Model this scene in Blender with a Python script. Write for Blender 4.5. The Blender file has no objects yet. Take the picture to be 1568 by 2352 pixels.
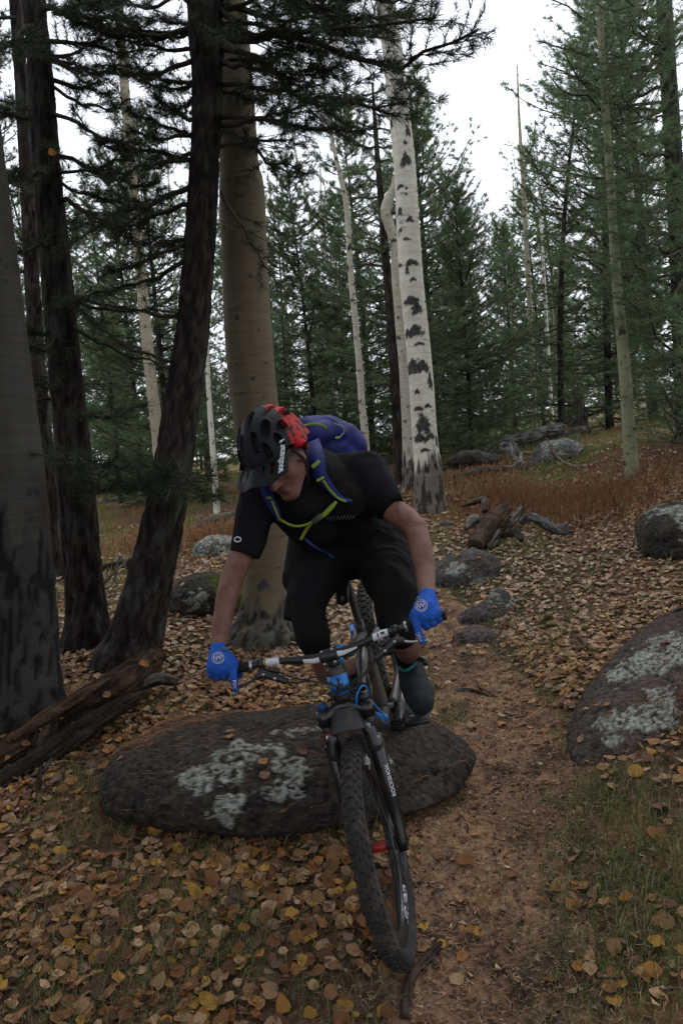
import bpy, math, random
import numpy as np
from mathutils import Matrix, Vector
sc = bpy.context.scene
col = sc.collection
R = math.radians
# ------------------------------------------------------------------ camera, sky, sun, exposure
CAMH = 1.57
PITCH, ROLL, FPX = R(-4.5), R(4.0), 1829.0
cF = np.array([0, math.cos(PITCH), math.sin(PITCH)])
_u = np.array([0, -math.sin(PITCH), math.cos(PITCH)]); _x = np.array([1., 0, 0])
cX = _x*math.cos(ROLL) - _u*math.sin(ROLL)
cU = _u*math.cos(ROLL) + _x*math.sin(ROLL)
cam = bpy.data.cameras.new('camera'); camo = bpy.data.objects.new('camera', cam); col.objects.link(camo)
cam.sensor_fit = 'VERTICAL'; cam.sensor_height = 36.0; cam.lens = 36.0*FPX/2352; cam.clip_start = .05; cam.clip_end = 2000
camo.matrix_world = Matrix(((cX[0], cU[0], -cF[0], 0), (cX[1], cU[1], -cF[1], 0), (cX[2], cU[2], -cF[2], CAMH), (0, 0, 0, 1)))
sc.camera = camo
world = bpy.data.worlds.new('World'); sc.world = world; world.use_nodes = True
wt = world.node_tree; wt.nodes.clear()
SUN_EL, SUN_AZ = R(52), R(25)
sky = wt.nodes.new('ShaderNodeTexSky'); sky.sky_type = 'NISHITA'; sky.sun_disc = False
sky.sun_elevation = SUN_EL; sky.sun_rotation = SUN_AZ; sky.air_density = 1.0; sky.dust_density = 4.0; sky.altitude = 1500
hs = wt.nodes.new('ShaderNodeHueSaturation'); hs.inputs['Saturation'].default_value = .22; hs.inputs['Value'].default_value = 1.0
ov = wt.nodes.new('ShaderNodeMixRGB'); ov.inputs[0].default_value = .72; ov.inputs[2].default_value = (11.6, 12.3, 13.6, 1)   # high thin overcast over the clear sky
bg = wt.nodes.new('ShaderNodeBackground'); bg.inputs[1].default_value = .115
wo = wt.nodes.new('ShaderNodeOutputWorld')
wt.links.new(sky.outputs[0], hs.inputs['Color']); wt.links.new(hs.outputs[0], ov.inputs[1]); wt.links.new(ov.outputs[0], bg.inputs[0]); wt.links.new(bg.outputs[0], wo.inputs[0])
sl = bpy.data.lights.new('sun', 'SUN'); sl.energy = .5; sl.angle = R(25); sl.color = (1, .96, .9)
so = bpy.data.objects.new('sun', sl); col.objects.link(so)
sd = Vector((math.sin(SUN_AZ)*math.cos(SUN_EL), math.cos(SUN_AZ)*math.cos(SUN_EL), math.sin(SUN_EL)))
so.rotation_euler = sd.to_track_quat('Z', 'Y').to_euler(); so.location = (0, 0, 30)
sc.view_settings.view_transform = 'Standard'; sc.view_settings.look = 'None'; sc.view_settings.gamma = 1; sc.view_settings.exposure = 0.50
sc.render.engine = 'CYCLES'
sc.cycles.use_denoising = True; sc.cycles.max_bounces = 5; sc.cycles.diffuse_bounces = 3; sc.cycles.glossy_bounces = 2
sc.cycles.transmission_bounces = 2; sc.cycles.transparent_max_bounces = 4
# ------------------------------------------------------------------ helpers
def P(px, py, d):
    'the world point seen at (px, py) of a 1568x2352 view of the place at depth d metres'
    return np.array([0, 0, CAMH]) + d*(cF + (px-784)/FPX*cX - (py-1176)/FPX*cU)
def nrm(v):
    v = np.asarray(v, float); return v/(np.linalg.norm(v)+1e-12)
def _h(ix, iy, iz):
    n = (ix.astype(np.int64)*374761393 + iy.astype(np.int64)*668265263 + iz.astype(np.int64)*1274126177) & 0xffffffff
    n = ((n ^ (n >> 13))*1274126177) & 0xffffffff
    return ((n ^ (n >> 16)) & 0xffff)/65535.0
def vn(p):
    p = np.asarray(p, float); i = np.floor(p).astype(np.int64); f = p-i; f = f*f*(3-2*f); r = 0
    for a in (0, 1):
        wa = f[..., 0] if a else 1-f[..., 0]
        for b in (0, 1):
            wb = f[..., 1] if b else 1-f[..., 1]
            for c in (0, 1):
                wc = f[..., 2] if c else 1-f[..., 2]
                r = r + wa*wb*wc*_h(i[..., 0]+a, i[..., 1]+b, i[..., 2]+c)
    return r
def fbm(p, o=4, g=.5):
    p = np.asarray(p, float); r = 0; a = 1; t = 0
    for k in range(o):
        r = r + a*vn(p*(2**k)+17.3*k); t += a; a *= g
    return r/t
def ss(a, b, x): t = np.clip((x-a)/(b-a), 0, 1); return t*t*(3-2*t)
def tag(o, label=None, cat=None, group=None, kind=None):
    if label: o['label'] = label
    if cat: o['category'] = cat
    if group: o['group'] = group
    if kind: o['kind'] = kind
    return o
ORG = {}
def thing(name, label, cat, loc=(0, 0, 0), group=None):
    o = bpy.data.objects.new(name, None); o.empty_display_size = .1; col.objects.link(o); o.location = [float(c) for c in loc]
    ORG[o] = np.array(loc, float); return tag(o, label, cat, group)
def part_empty(name, parent, loc=None):
    o = bpy.data.objects.new(name, None); col.objects.link(o); o.parent = parent; ORG[o] = ORG[parent]; return o
class MB:
    def __init__(s): s.V = []; s.T = []; s.Q = []; s.C = []; s.n = 0; s.TM = []; s.QM = []
    def add(s, V, T=None, Q=None, c=(1, 1, 1), m=0):
        V = np.asarray(V, float).reshape(-1, 3)
        if len(V) == 0: return s
        s.V.append(V); c = np.asarray(c, float)
        s.C.append(np.broadcast_to(c, (len(V), 3)) if c.ndim == 1 else c)
        if T is not None and len(T): T = np.asarray(T, int).reshape(-1, 3)+s.n; s.T.append(T); s.TM.append(np.full(len(T), m))
        if Q is not None and len(Q): Q = np.asarray(Q, int).reshape(-1, 4)+s.n; s.Q.append(Q); s.QM.append(np.full(len(Q), m))
        s.n += len(V); return s
    def merge(s, o, m=0):
        if o.n:
            V = np.vstack(o.V); C = np.vstack(o.C)
            s.add(V, np.vstack(o.T) if o.T else None, np.vstack(o.Q) if o.Q else None, C, m)
        return s
    def mesh(s, name, org=(0, 0, 0), smooth=True):
        V = np.vstack(s.V)-np.asarray(org, float); C = np.vstack(s.C)
        T = np.vstack(s.T) if s.T else np.zeros((0, 3), int); Q = np.vstack(s.Q) if s.Q else np.zeros((0, 4), int)
        me = bpy.data.meshes.new(name); me.vertices.add(len(V)); me.vertices.foreach_set('co', V.astype(np.float32).ravel())
        nl = T.size+Q.size; me.loops.add(nl); me.loops.foreach_set('vertex_index', np.concatenate([T.ravel(), Q.ravel()]).astype(np.int32))
        npy = len(T)+len(Q); me.polygons.add(npy)
        ls = np.concatenate([np.arange(len(T))*3, T.size+np.arange(len(Q))*4]).astype(np.int32)
        me.polygons.foreach_set('loop_start', ls)
        mi = np.concatenate([np.concatenate(s.TM) if s.TM else np.zeros(0), np.concatenate(s.QM) if s.QM else np.zeros(0)]).astype(np.int32)
        me.polygons.foreach_set('material_index', mi)
        me.polygons.foreach_set('use_smooth', np.full(npy, smooth, dtype=bool))
        a = me.attributes.new('tint', 'FLOAT_COLOR', 'POINT'); a.data.foreach_set('color', np.hstack([C, np.ones((len(C), 1))]).astype(np.float32).ravel())
        me.update(calc_edges=True); return me
    def build(s, name, mat, parent=None, org=None, smooth=True):
        if org is None: org = ORG[parent] if parent is not None else np.zeros(3)
        me = s.mesh(name, org, smooth)
        for m in (mat if isinstance(mat, (list, tuple)) else [mat]): me.materials.append(m)
        o = bpy.data.objects.new(name, me); col.objects.link(o)
        if parent is not None: o.parent = parent
        else: o.location = [float(c) for c in org]
        ORG[o] = np.asarray(org, float); return o
def place(me, name, parent=None, loc=(0, 0, 0)):
    o = bpy.data.objects.new(name, me); col.objects.link(o)
    if parent is not None: o.parent = parent
    o.location = [float(c) for c in loc]; return o
def tube(pts, rad, n=12, cap=True, flat=None):
    'loft of rings along pts; returns V, T, Q'
    pts = np.asarray(pts, float); m = len(pts); rad = np.broadcast_to(np.asarray(rad, float), (m,))
    tan = np.gradient(pts, axis=0); tan /= (np.linalg.norm(tan, axis=1)[:, None]+1e-12)
    a = np.array([0, 0, 1.]) if abs(tan[0][2]) < .9 else np.array([1., 0, 0])
    u = nrm(np.cross(tan[0], a)); fr = []
    for t in tan:
        u = nrm(u-t*np.dot(u, t)); fr.append((u, np.cross(t, u)))
    th = np.linspace(0, 2*np.pi, n, endpoint=False); V = []
    for p, r, (a1, a2) in zip(pts, rad, fr): V.append(p+r*(np.cos(th)[:, None]*a1+np.sin(th)[:, None]*a2))
    V = np.vstack(V); i = np.arange(n); j = (i+1) % n; Q = []
    for k in range(m-1): Q.append(np.stack([k*n+i, k*n+j, (k+1)*n+j, (k+1)*n+i], 1))
    Q = np.vstack(Q); T = np.zeros((0, 3), int)
    if cap:
        V = np.vstack([V, pts[0], pts[-1]]); c0 = m*n; c1 = c0+1
        T = np.vstack([np.stack([np.full(n, c0), j, i], 1), np.stack([np.full(n, c1), (m-1)*n+i, (m-1)*n+j], 1)])
    return V, T, Q
def addtube(mb, pts, rad, n=12, cap=True, c=(1, 1, 1), m=0):
    V, T, Q = tube(pts, rad, n, cap); mb.add(V, T, Q, c, m); return mb
def spline(pts, k):
    'Catmull-Rom through pts with k samples per span; works on any number of columns'
    p = np.asarray(pts, float); p = np.vstack([2*p[0]-p[1], p, 2*p[-1]-p[-2]]); out = []
    for i in range(1, len(p)-2):
        t = np.linspace(0, 1, k, endpoint=False)[:, None]
        out.append(.5*((2*p[i])+(-p[i-1]+p[i+1])*t+(2*p[i-1]-5*p[i]+4*p[i+1]-p[i+2])*t**2+(-p[i-1]+3*p[i]-3*p[i+1]+p[i+2])*t**3))
    out.append(p[-2][None]); return np.vstack(out)
def box(mb, c, h, axes=None, col_=(1, 1, 1), m=0):
    c = np.asarray(c, float); ax = np.eye(3) if axes is None else np.asarray(axes)
    s = np.array([[x, y, z] for x in (-1, 1) for y in (-1, 1) for z in (-1, 1)], float)*np.asarray(h)
    Q = [[0, 1, 3, 2], [4, 6, 7, 5], [0, 4, 5, 1], [2, 3, 7, 6], [0, 2, 6, 4], [1, 5, 7, 3]]
    mb.add(c+s@ax, None, Q, col_, m); return mb
def ellips(mb, c, r, axes=None, n=20, col_=(1, 1, 1), m=0):
    c = np.asarray(c, float); ax = np.eye(3) if axes is None else np.asarray(axes)
    ph = np.linspace(0, np.pi, n)[1:-1]; th = np.linspace(0, 2*np.pi, 2*n, endpoint=False)
    g = np.array([[np.sin(a)*np.cos(b), np.sin(a)*np.sin(b), np.cos(a)] for a in ph for b in th]); g = np.vstack([g, [0, 0, 1], [0, 0, -1]])
    k = 2*n; i = np.arange(k); j = (i+1) % k
    Q = np.vstack([np.stack([a*k+i, (a+1)*k+i, (a+1)*k+j, a*k+j], 1) for a in range(len(ph)-1)])
    t0 = len(ph)*k; T = np.vstack([np.stack([np.full(k, t0), i, j], 1), np.stack([np.full(k, t0+1), (len(ph)-1)*k+j, (len(ph)-1)*k+i], 1)])
    mb.add(c+(g*np.asarray(r, float))@ax, T, Q, col_, m); return mb
def cap(mb, p1, r1, p2, r2, n=18, flat1=False, flat2=False):
    p1 = np.asarray(p1, float); p2 = np.asarray(p2, float); d = nrm(p2-p1); a = np.linspace(np.pi/2, 0, 6)
    pts = []; rad = []
    if flat1: pts.append(p1); rad.append(r1)
    else:
        for t in a: pts.append(p1-d*r1*np.sin(t)); rad.append(max(r1*np.cos(t), 1e-4))
    if flat2: pts.append(p2); rad.append(r2)
    else:
        for t in a[::-1]: pts.append(p2+d*r2*np.sin(t)); rad.append(max(r2*np.cos(t), 1e-4))
    a0 = np.array([0, 0, 1.]) if abs(d[2]) < .9 else np.array([1., 0, 0]); u = nrm(np.cross(d, a0)); w = np.cross(d, u)
    th = np.linspace(0, 2*np.pi, n, endpoint=False); ring = np.cos(th)[:, None]*u+np.sin(th)[:, None]*w
    V = np.vstack([p+r*ring for p, r in zip(pts, rad)]+[[pts[0]], [pts[-1]]]); m = len(pts); i = np.arange(n); j = (i+1) % n
    Q = np.vstack([np.stack([k*n+i, k*n+j, (k+1)*n+j, (k+1)*n+i], 1) for k in range(m-1)])
    T = np.vstack([np.stack([np.full(n, m*n), j, i], 1), np.stack([np.full(n, m*n+1), (m-1)*n+i, (m-1)*n+j], 1)])
    mb.add(V, T, Q); return mb
def remesh(mb, vox, smooth_it=6, fac=.5):
    'union of the overlapping closed shapes in mb as one continuous surface -> V, T, Q'
    me = mb.mesh('tmp', (0, 0, 0)); o = bpy.data.objects.new('tmp', me); col.objects.link(o)
    r = o.modifiers.new('r', 'REMESH'); r.mode = 'VOXEL'; r.voxel_size = vox
    if smooth_it: s = o.modifiers.new('s', 'SMOOTH'); s.factor = fac; s.iterations = smooth_it
    dg = bpy.context.evaluated_depsgraph_get(); dg.update(); m2 = bpy.data.meshes.new_from_object(o.evaluated_get(dg))
    V = np.empty(len(m2.vertices)*3, np.float32); m2.vertices.foreach_get('co', V); V = V.reshape(-1, 3).astype(float)
    N = np.empty(len(m2.vertices)*3, np.float32); m2.vertices.foreach_get('normal', N); N = N.reshape(-1, 3).astype(float)
    L = np.empty(len(m2.loops), np.int32); m2.loops.foreach_get('vertex_index', L)
    S = np.empty(len(m2.polygons), np.int32); m2.polygons.foreach_get('loop_start', S)
    K = np.empty(len(m2.polygons), np.int32); m2.polygons.foreach_get('loop_total', K)
    Q = np.array([L[s:s+4] for s in S[K == 4]]) if (K == 4).any() else np.zeros((0, 4), int)
    T = np.array([L[s:s+3] for s in S[K == 3]]) if (K == 3).any() else np.zeros((0, 3), int)
    bpy.data.objects.remove(o); bpy.data.meshes.remove(me); bpy.data.meshes.remove(m2)
    return V, T, Q, N
def text_verts(s, size=1.0, bold=0.0):
    'flat letters as V, T around the origin, x along the line'
    cu = bpy.data.curves.new('t', 'FONT'); cu.body = s; cu.size = size; cu.align_x = 'CENTER'; cu.align_y = 'CENTER'; cu.offset = bold; cu.resolution_u = 3
    o = bpy.data.objects.new('t', cu); col.objects.link(o); dg = bpy.context.evaluated_depsgraph_get(); dg.update()
    me = bpy.data.meshes.new_from_object(o.evaluated_get(dg)); me.calc_loop_triangles()
    V = np.array([v.co[:] for v in me.vertices]); T = np.array([t.vertices[:] for t in me.loop_triangles])
    bpy.data.objects.remove(o); bpy.data.curves.remove(cu); bpy.data.meshes.remove(me); return V, T
# ------------------------------------------------------------------ materials
MATS = {}
def mat(name, c=(.5, .5, .5), rough=.8, c2=None, ns=20., sharp=(.4, .6), bump=0., bs=60., metal=0., attr=True, spec=.3, stretch=None, detail=6., trans=0., c3=None, ns3=4.):
    if name in MATS: return MATS[name]
    m = bpy.data.materials.new(name); m.use_nodes = True; t = m.node_tree; N = t.nodes; b = N['Principled BSDF']; L = t.links.new
    b.inputs['Roughness'].default_value = rough; b.inputs['Metallic'].default_value = metal; b.inputs['Specular IOR Level'].default_value = spec
    tc = N.new('ShaderNodeTexCoord'); mp = N.new('ShaderNodeMapping'); L(tc.outputs['Object'], mp.inputs[0])
    if stretch: mp.inputs['Scale'].default_value = stretch
    cur = None
    if c2 is not None:
        nz = N.new('ShaderNodeTexNoise'); nz.inputs['Scale'].default_value = ns; nz.inputs['Detail'].default_value = detail; L(mp.outputs[0], nz.inputs['Vector'])
        mr = N.new('ShaderNodeMapRange'); mr.inputs[1].default_value = sharp[0]; mr.inputs[2].default_value = sharp[1]; L(nz.outputs['Fac'], mr.inputs[0])
        mx = N.new('ShaderNodeMixRGB'); mx.inputs[1].default_value = (*c, 1); mx.inputs[2].default_value = (*c2, 1); L(mr.outputs[0], mx.inputs[0]); cur = mx.outputs[0]
        if c3 is not None:
            nz = N.new('ShaderNodeTexNoise'); nz.inputs['Scale'].default_value = ns3; nz.inputs['Detail'].default_value = detail; L(mp.outputs[0], nz.inputs['Vector'])
            mr = N.new('ShaderNodeMapRange'); mr.inputs[1].default_value = .5; mr.inputs[2].default_value = .6; L(nz.outputs['Fac'], mr.inputs[0])
            m3 = N.new('ShaderNodeMixRGB'); L(cur, m3.inputs[1]); m3.inputs[2].default_value = (*c3, 1); L(mr.outputs[0], m3.inputs[0]); cur = m3.outputs[0]
    else:
        rg = N.new('ShaderNodeRGB'); rg.outputs[0].default_value = (*c, 1); cur = rg.outputs[0]
    if attr:
        at = N.new('ShaderNodeAttribute'); at.attribute_name = 'tint'; mu = N.new('ShaderNodeMixRGB'); mu.blend_type = 'MULTIPLY'; mu.inputs[0].default_value = 1
        L(cur, mu.inputs[1]); L(at.outputs['Color'], mu.inputs[2]); cur = mu.outputs[0]
    L(cur, b.inputs['Base Color'])
    if bump:
        nb = N.new('ShaderNodeTexNoise'); nb.inputs['Scale'].default_value = bs; nb.inputs['Detail'].default_value = 5; L(mp.outputs[0], nb.inputs['Vector'])
        bp = N.new('ShaderNodeBump'); bp.inputs['Strength'].default_value = min(bump, 1.); bp.inputs['Distance'].default_value = .01*max(bump, 1.); L(nb.outputs['Fac'], bp.inputs['Height']); L(bp.outputs[0], b.inputs['Normal'])
    if trans:
        tr = N.new('ShaderNodeBsdfTranslucent'); L(cur, tr.inputs[0]); ms = N.new('ShaderNodeMixShader'); ms.inputs[0].default_value = trans
        L(b.outputs[0], ms.inputs[1]); L(tr.outputs[0], ms.inputs[2]); L(ms.outputs[0], N['Material Output'].inputs[0])
    MATS[name] = m; return m
# ------------------------------------------------------------------ ground shape
rng = np.random.default_rng(7)
_cp = [(0, 2352, 2.3), (1568, 2352, 2.1), (784, 2352, 2.2), (225, 1820, 3.4), (430, 1945, 3.0), (1070, 1810, 3.3), (1270, 1770, 3.3), (300, 1530, 5.0), (610, 1460, 5.4),
       (60, 1650, 4.3), (205, 1475, 5.4), (1100, 1500, 5.1), (1520, 1290, 6.2), (1050, 1320, 6.6), (988, 1163, 8.5), (1450, 1085, 8.2), (1330, 1005, 13), (1060, 1040, 12.5),
       (480, 1215, 9.5), (400, 1100, 20), (1500, 945, 22), (950, 1050, 20), (1250, 1200, 8.0), (1400, 1460, 4.9), (1568, 1690, 3.15), (1430, 1745, 3.2), (1568, 1900, 2.7), (1560, 935, 15), (1420, 975, 15)]
_pp = [P(*c) for c in _cp]+[np.array(q, float) for q in ((0, 0, -.12), (-4, 0, -.12), (4, 0, -.1), (-7, 5, .35), (7, 5, 1.1), (-12, 30, 1.1), (14, 30, 2.9), (0, 45, 1.6), (-30, 45, .8), (30, 45, 4.2), (-20, -10, -.3), (20, -10, -.2))]
_pp = np.array(_pp)
def _tps(d): return np.where(d > 1e-9, d*d*np.log(d+1e-12), 0)
_n = len(_pp); _K = _tps(np.linalg.norm(_pp[:, None, :2]-_pp[None, :, :2], axis=2))+np.eye(_n)*.6
_Pm = np.hstack([np.ones((_n, 1)), _pp[:, :2]]); _A = np.block([[_K, _Pm], [_Pm.T, np.zeros((3, 3))]])
_w = np.linalg.solve(_A, np.concatenate([_pp[:, 2], np.zeros(3)]))
_trail = spline([P(1080, 2500, 2.0)[:2], P(1090, 2200, 2.45)[:2], P(1120, 1950, 2.95)[:2], P(1170, 1750, 3.5)[:2], P(1110, 1600, 4.3)[:2], P(1050, 1490, 5.2)[:2], P(1010, 1400, 6.0)[:2], P(930, 1330, 7.0)[:2], P(840, 1260, 8.2)[:2], P(760, 1180, 11.0)[:2]], 8)
def trail_d(x, y):
    q = np.stack([x, y], -1); d = np.full(q.shape[:-1], 9.)
    for a in _trail: d = np.minimum(d, np.hypot(q[..., 0]-a[0], q[..., 1]-a[1]))
    return d
def zbase(x, y):
    x = np.asarray(x, float); y = np.asarray(y, float); xc = np.clip(x, -30, 30); yc = np.clip(y, -10, 45)
    r = _w[_n]+_w[_n+1]*xc+_w[_n+2]*yc
    for k in range(_n): r = r+_w[k]*_tps(np.hypot(xc-_pp[k, 0], yc-_pp[k, 1]))
    return r
def zg(x, y):
    x = np.asarray(x, float); y = np.asarray(y, float); z = zbase(x, y)
    td = trail_d(x, y); z = z-.045*(1-ss(.18, .42, td))
    q = np.stack([x, y, x*0], -1)
    z = z+.05*(fbm(q*1.3, 3)-.5)+(.030*(fbm(q*6+5, 3)-.5))*np.where(td < .25, .4, 1)
    far = ss(18, 60, np.hypot(x, y)); z = z+far*2.5*(fbm(q*.05+3, 3)-.5)
    return z
def Gp(px, py):
    'the ground point seen at (px, py)'
    o = np.array([0, 0, CAMH]); d = cF+(px-784)/FPX*cX-(py-1176)/FPX*cU; t = np.concatenate([np.arange(1.5, 12, .02), np.arange(12, 60, .1)])
    q = o+t[:, None]*d; z = zg(q[:, 0], q[:, 1]); k = np.argmax(q[:, 2] < z); return np.array([q[k, 0], q[k, 1], z[k]]), t[k]
def onz(p, dz=0): return np.array([p[0], p[1], float(zg(p[0], p[1]))+dz])
def axis(lo, hi, fine, a, b, out):
    c = list(np.arange(a, b+1e-6, fine)); s = fine; v = b
    while v < hi: s *= out; v += s; c.append(v)
    s = fine; v = a; l = []
    while v > lo: s *= out; v -= s; l.append(v)
    return np.array(l[::-1]+c)
gx = axis(-900, 900, .038, -2.0, 2.6, 1.06); gy = axis(-300, 1200, .036, 1.8, 6.5, 1.05)
GX, GY = np.meshgrid(gx, gy); GZ = zg(GX, GY)
q_ = np.stack([GX, GY, GX*0], -1)
GZ = GZ+np.where((GY < 12) & (GY > 1), .012*(fbm(q_*22, 2)-.5), 0)
nx, ny = len(gx), len(gy); ii, jj = np.meshgrid(np.arange(nx-1), np.arange(ny-1)); a_ = (jj*nx+ii).ravel()
GQ = np.stack([a_, a_+1, a_+nx+1, a_+nx], 1)
# soil, orange needle duff, mossy and straw patches: colour of the ground itself
n1 = fbm(q_*3.1, 4); n2 = fbm(q_*.8+9, 3); n3 = fbm(q_*9+4, 3)
C = np.zeros(GX.shape+(3,)); C[:] = (.13, .082, .048)
def mixc(C, c, w): return C*(1-w[..., None])+np.array(c)*w[..., None]
C = mixc(C, (.19, .112, .060), ss(.45, .62, n1)); C = mixc(C, (.060, .072, .026), ss(.50, .60, n2)*.75*ss(.35, .6, n3)); C = mixc(C, (.035, .024, .018), ss(.60, .70, n3)*.4)
mid = ss(6.5, 9.5, GY)*(1-ss(20, 26, GY)); C = mixc(C, (.17, .10, .045), mid*.8*ss(.35, .6, n1)); C = mixc(C, (.13, .14, .045), mid*ss(.47, .58, n2)*.9)
C = mixc(C, (.30, .25, .12), ss(19, 26, GY)*.85)
m_ground = mat('ground_soil', (1, 1, 1), .95, c2=(.55, .5, .45), ns=35, bump=1.5, bs=90, spec=.1)
gmb = MB().add(np.stack([GX, GY, GZ], -1), None, GQ, C.reshape(-1, 3)); ground = gmb.build('ground', m_ground); tag(ground, kind='structure', label='forest floor of soil, fallen leaves and needles')
# path: its own sheet a little above the ground
TD = trail_d(GX, GY)+.16*(fbm(q_*3+2, 4)-.5)+.05*(fbm(q_*14+2, 2)-.5)
wid = .31-.10*ss(3.8, 5.5, GY)
keep = ((TD[:-1, :-1] < wid[:-1, :-1]+.10) & (GY[:-1, :-1] < 11) & (GY[:-1, :-1] > 1.2)).ravel()
used = np.unique(GQ[keep]); remap = np.full(nx*ny, -1); remap[used] = np.arange(len(used))
PV = np.stack([GX, GY, GZ+.012*np.clip((wid-TD)/.05, -1, .6)], -1).reshape(-1, 3)[used]
C2 = np.zeros(GX.shape+(3,)); C2[:] = (.27, .175, .112); C2 = mixc(C2, (.18, .115, .074), ss(.45, .6, n1)); C2 = mixc(C2, (.05, .034, .027), ss(.60, .70, fbm(q_*7+31, 4))*.8)
m_path = mat('path_duff', (1, 1, 1), .95, c2=(.6, .52, .45), ns=60, bump=1.5, bs=140, spec=.1, c3=(1.25, 1.15, 1.0), ns3=18)
tag(MB().add(PV, None, remap[GQ[keep]], C2.reshape(-1, 3)[used]).build('path', m_path), kind='structure', label='trodden dirt trail covered in needle duff')
# ------------------------------------------------------------------ trunks
m_pinebark = mat('pine_bark', (1, 1, 1), .95, c2=(.45, .42, .40), ns=6, stretch=(3, 3, .6), bump=2, bs=30, spec=.1)
m_aspenbark = mat('aspen_bark', (1, 1, 1), .8, c2=(.86, .84, .78), ns=4, stretch=(1.2, 1.2, 9), bump=.35, bs=12, spec=.2)
m_twig = mat('twig_bark', (.055, .043, .035), .9, spec=.1)
m_graytwig = mat('bare_twig', (.22, .19, .15), .9, spec=.1)
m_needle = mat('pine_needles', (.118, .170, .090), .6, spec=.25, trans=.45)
m_needle_shaded = mat('shade_toned_needles', (.036, .052, .026), .6, spec=.2, trans=.10)  # darker needle copy: backlit shade of the near boughs put into the colour
m_deadwood = mat('dead_wood', (1, 1, 1), .9, c2=(.5, .47, .44), ns=8, stretch=(1, 1, 1), bump=2, bs=45, spec=.1)
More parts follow.
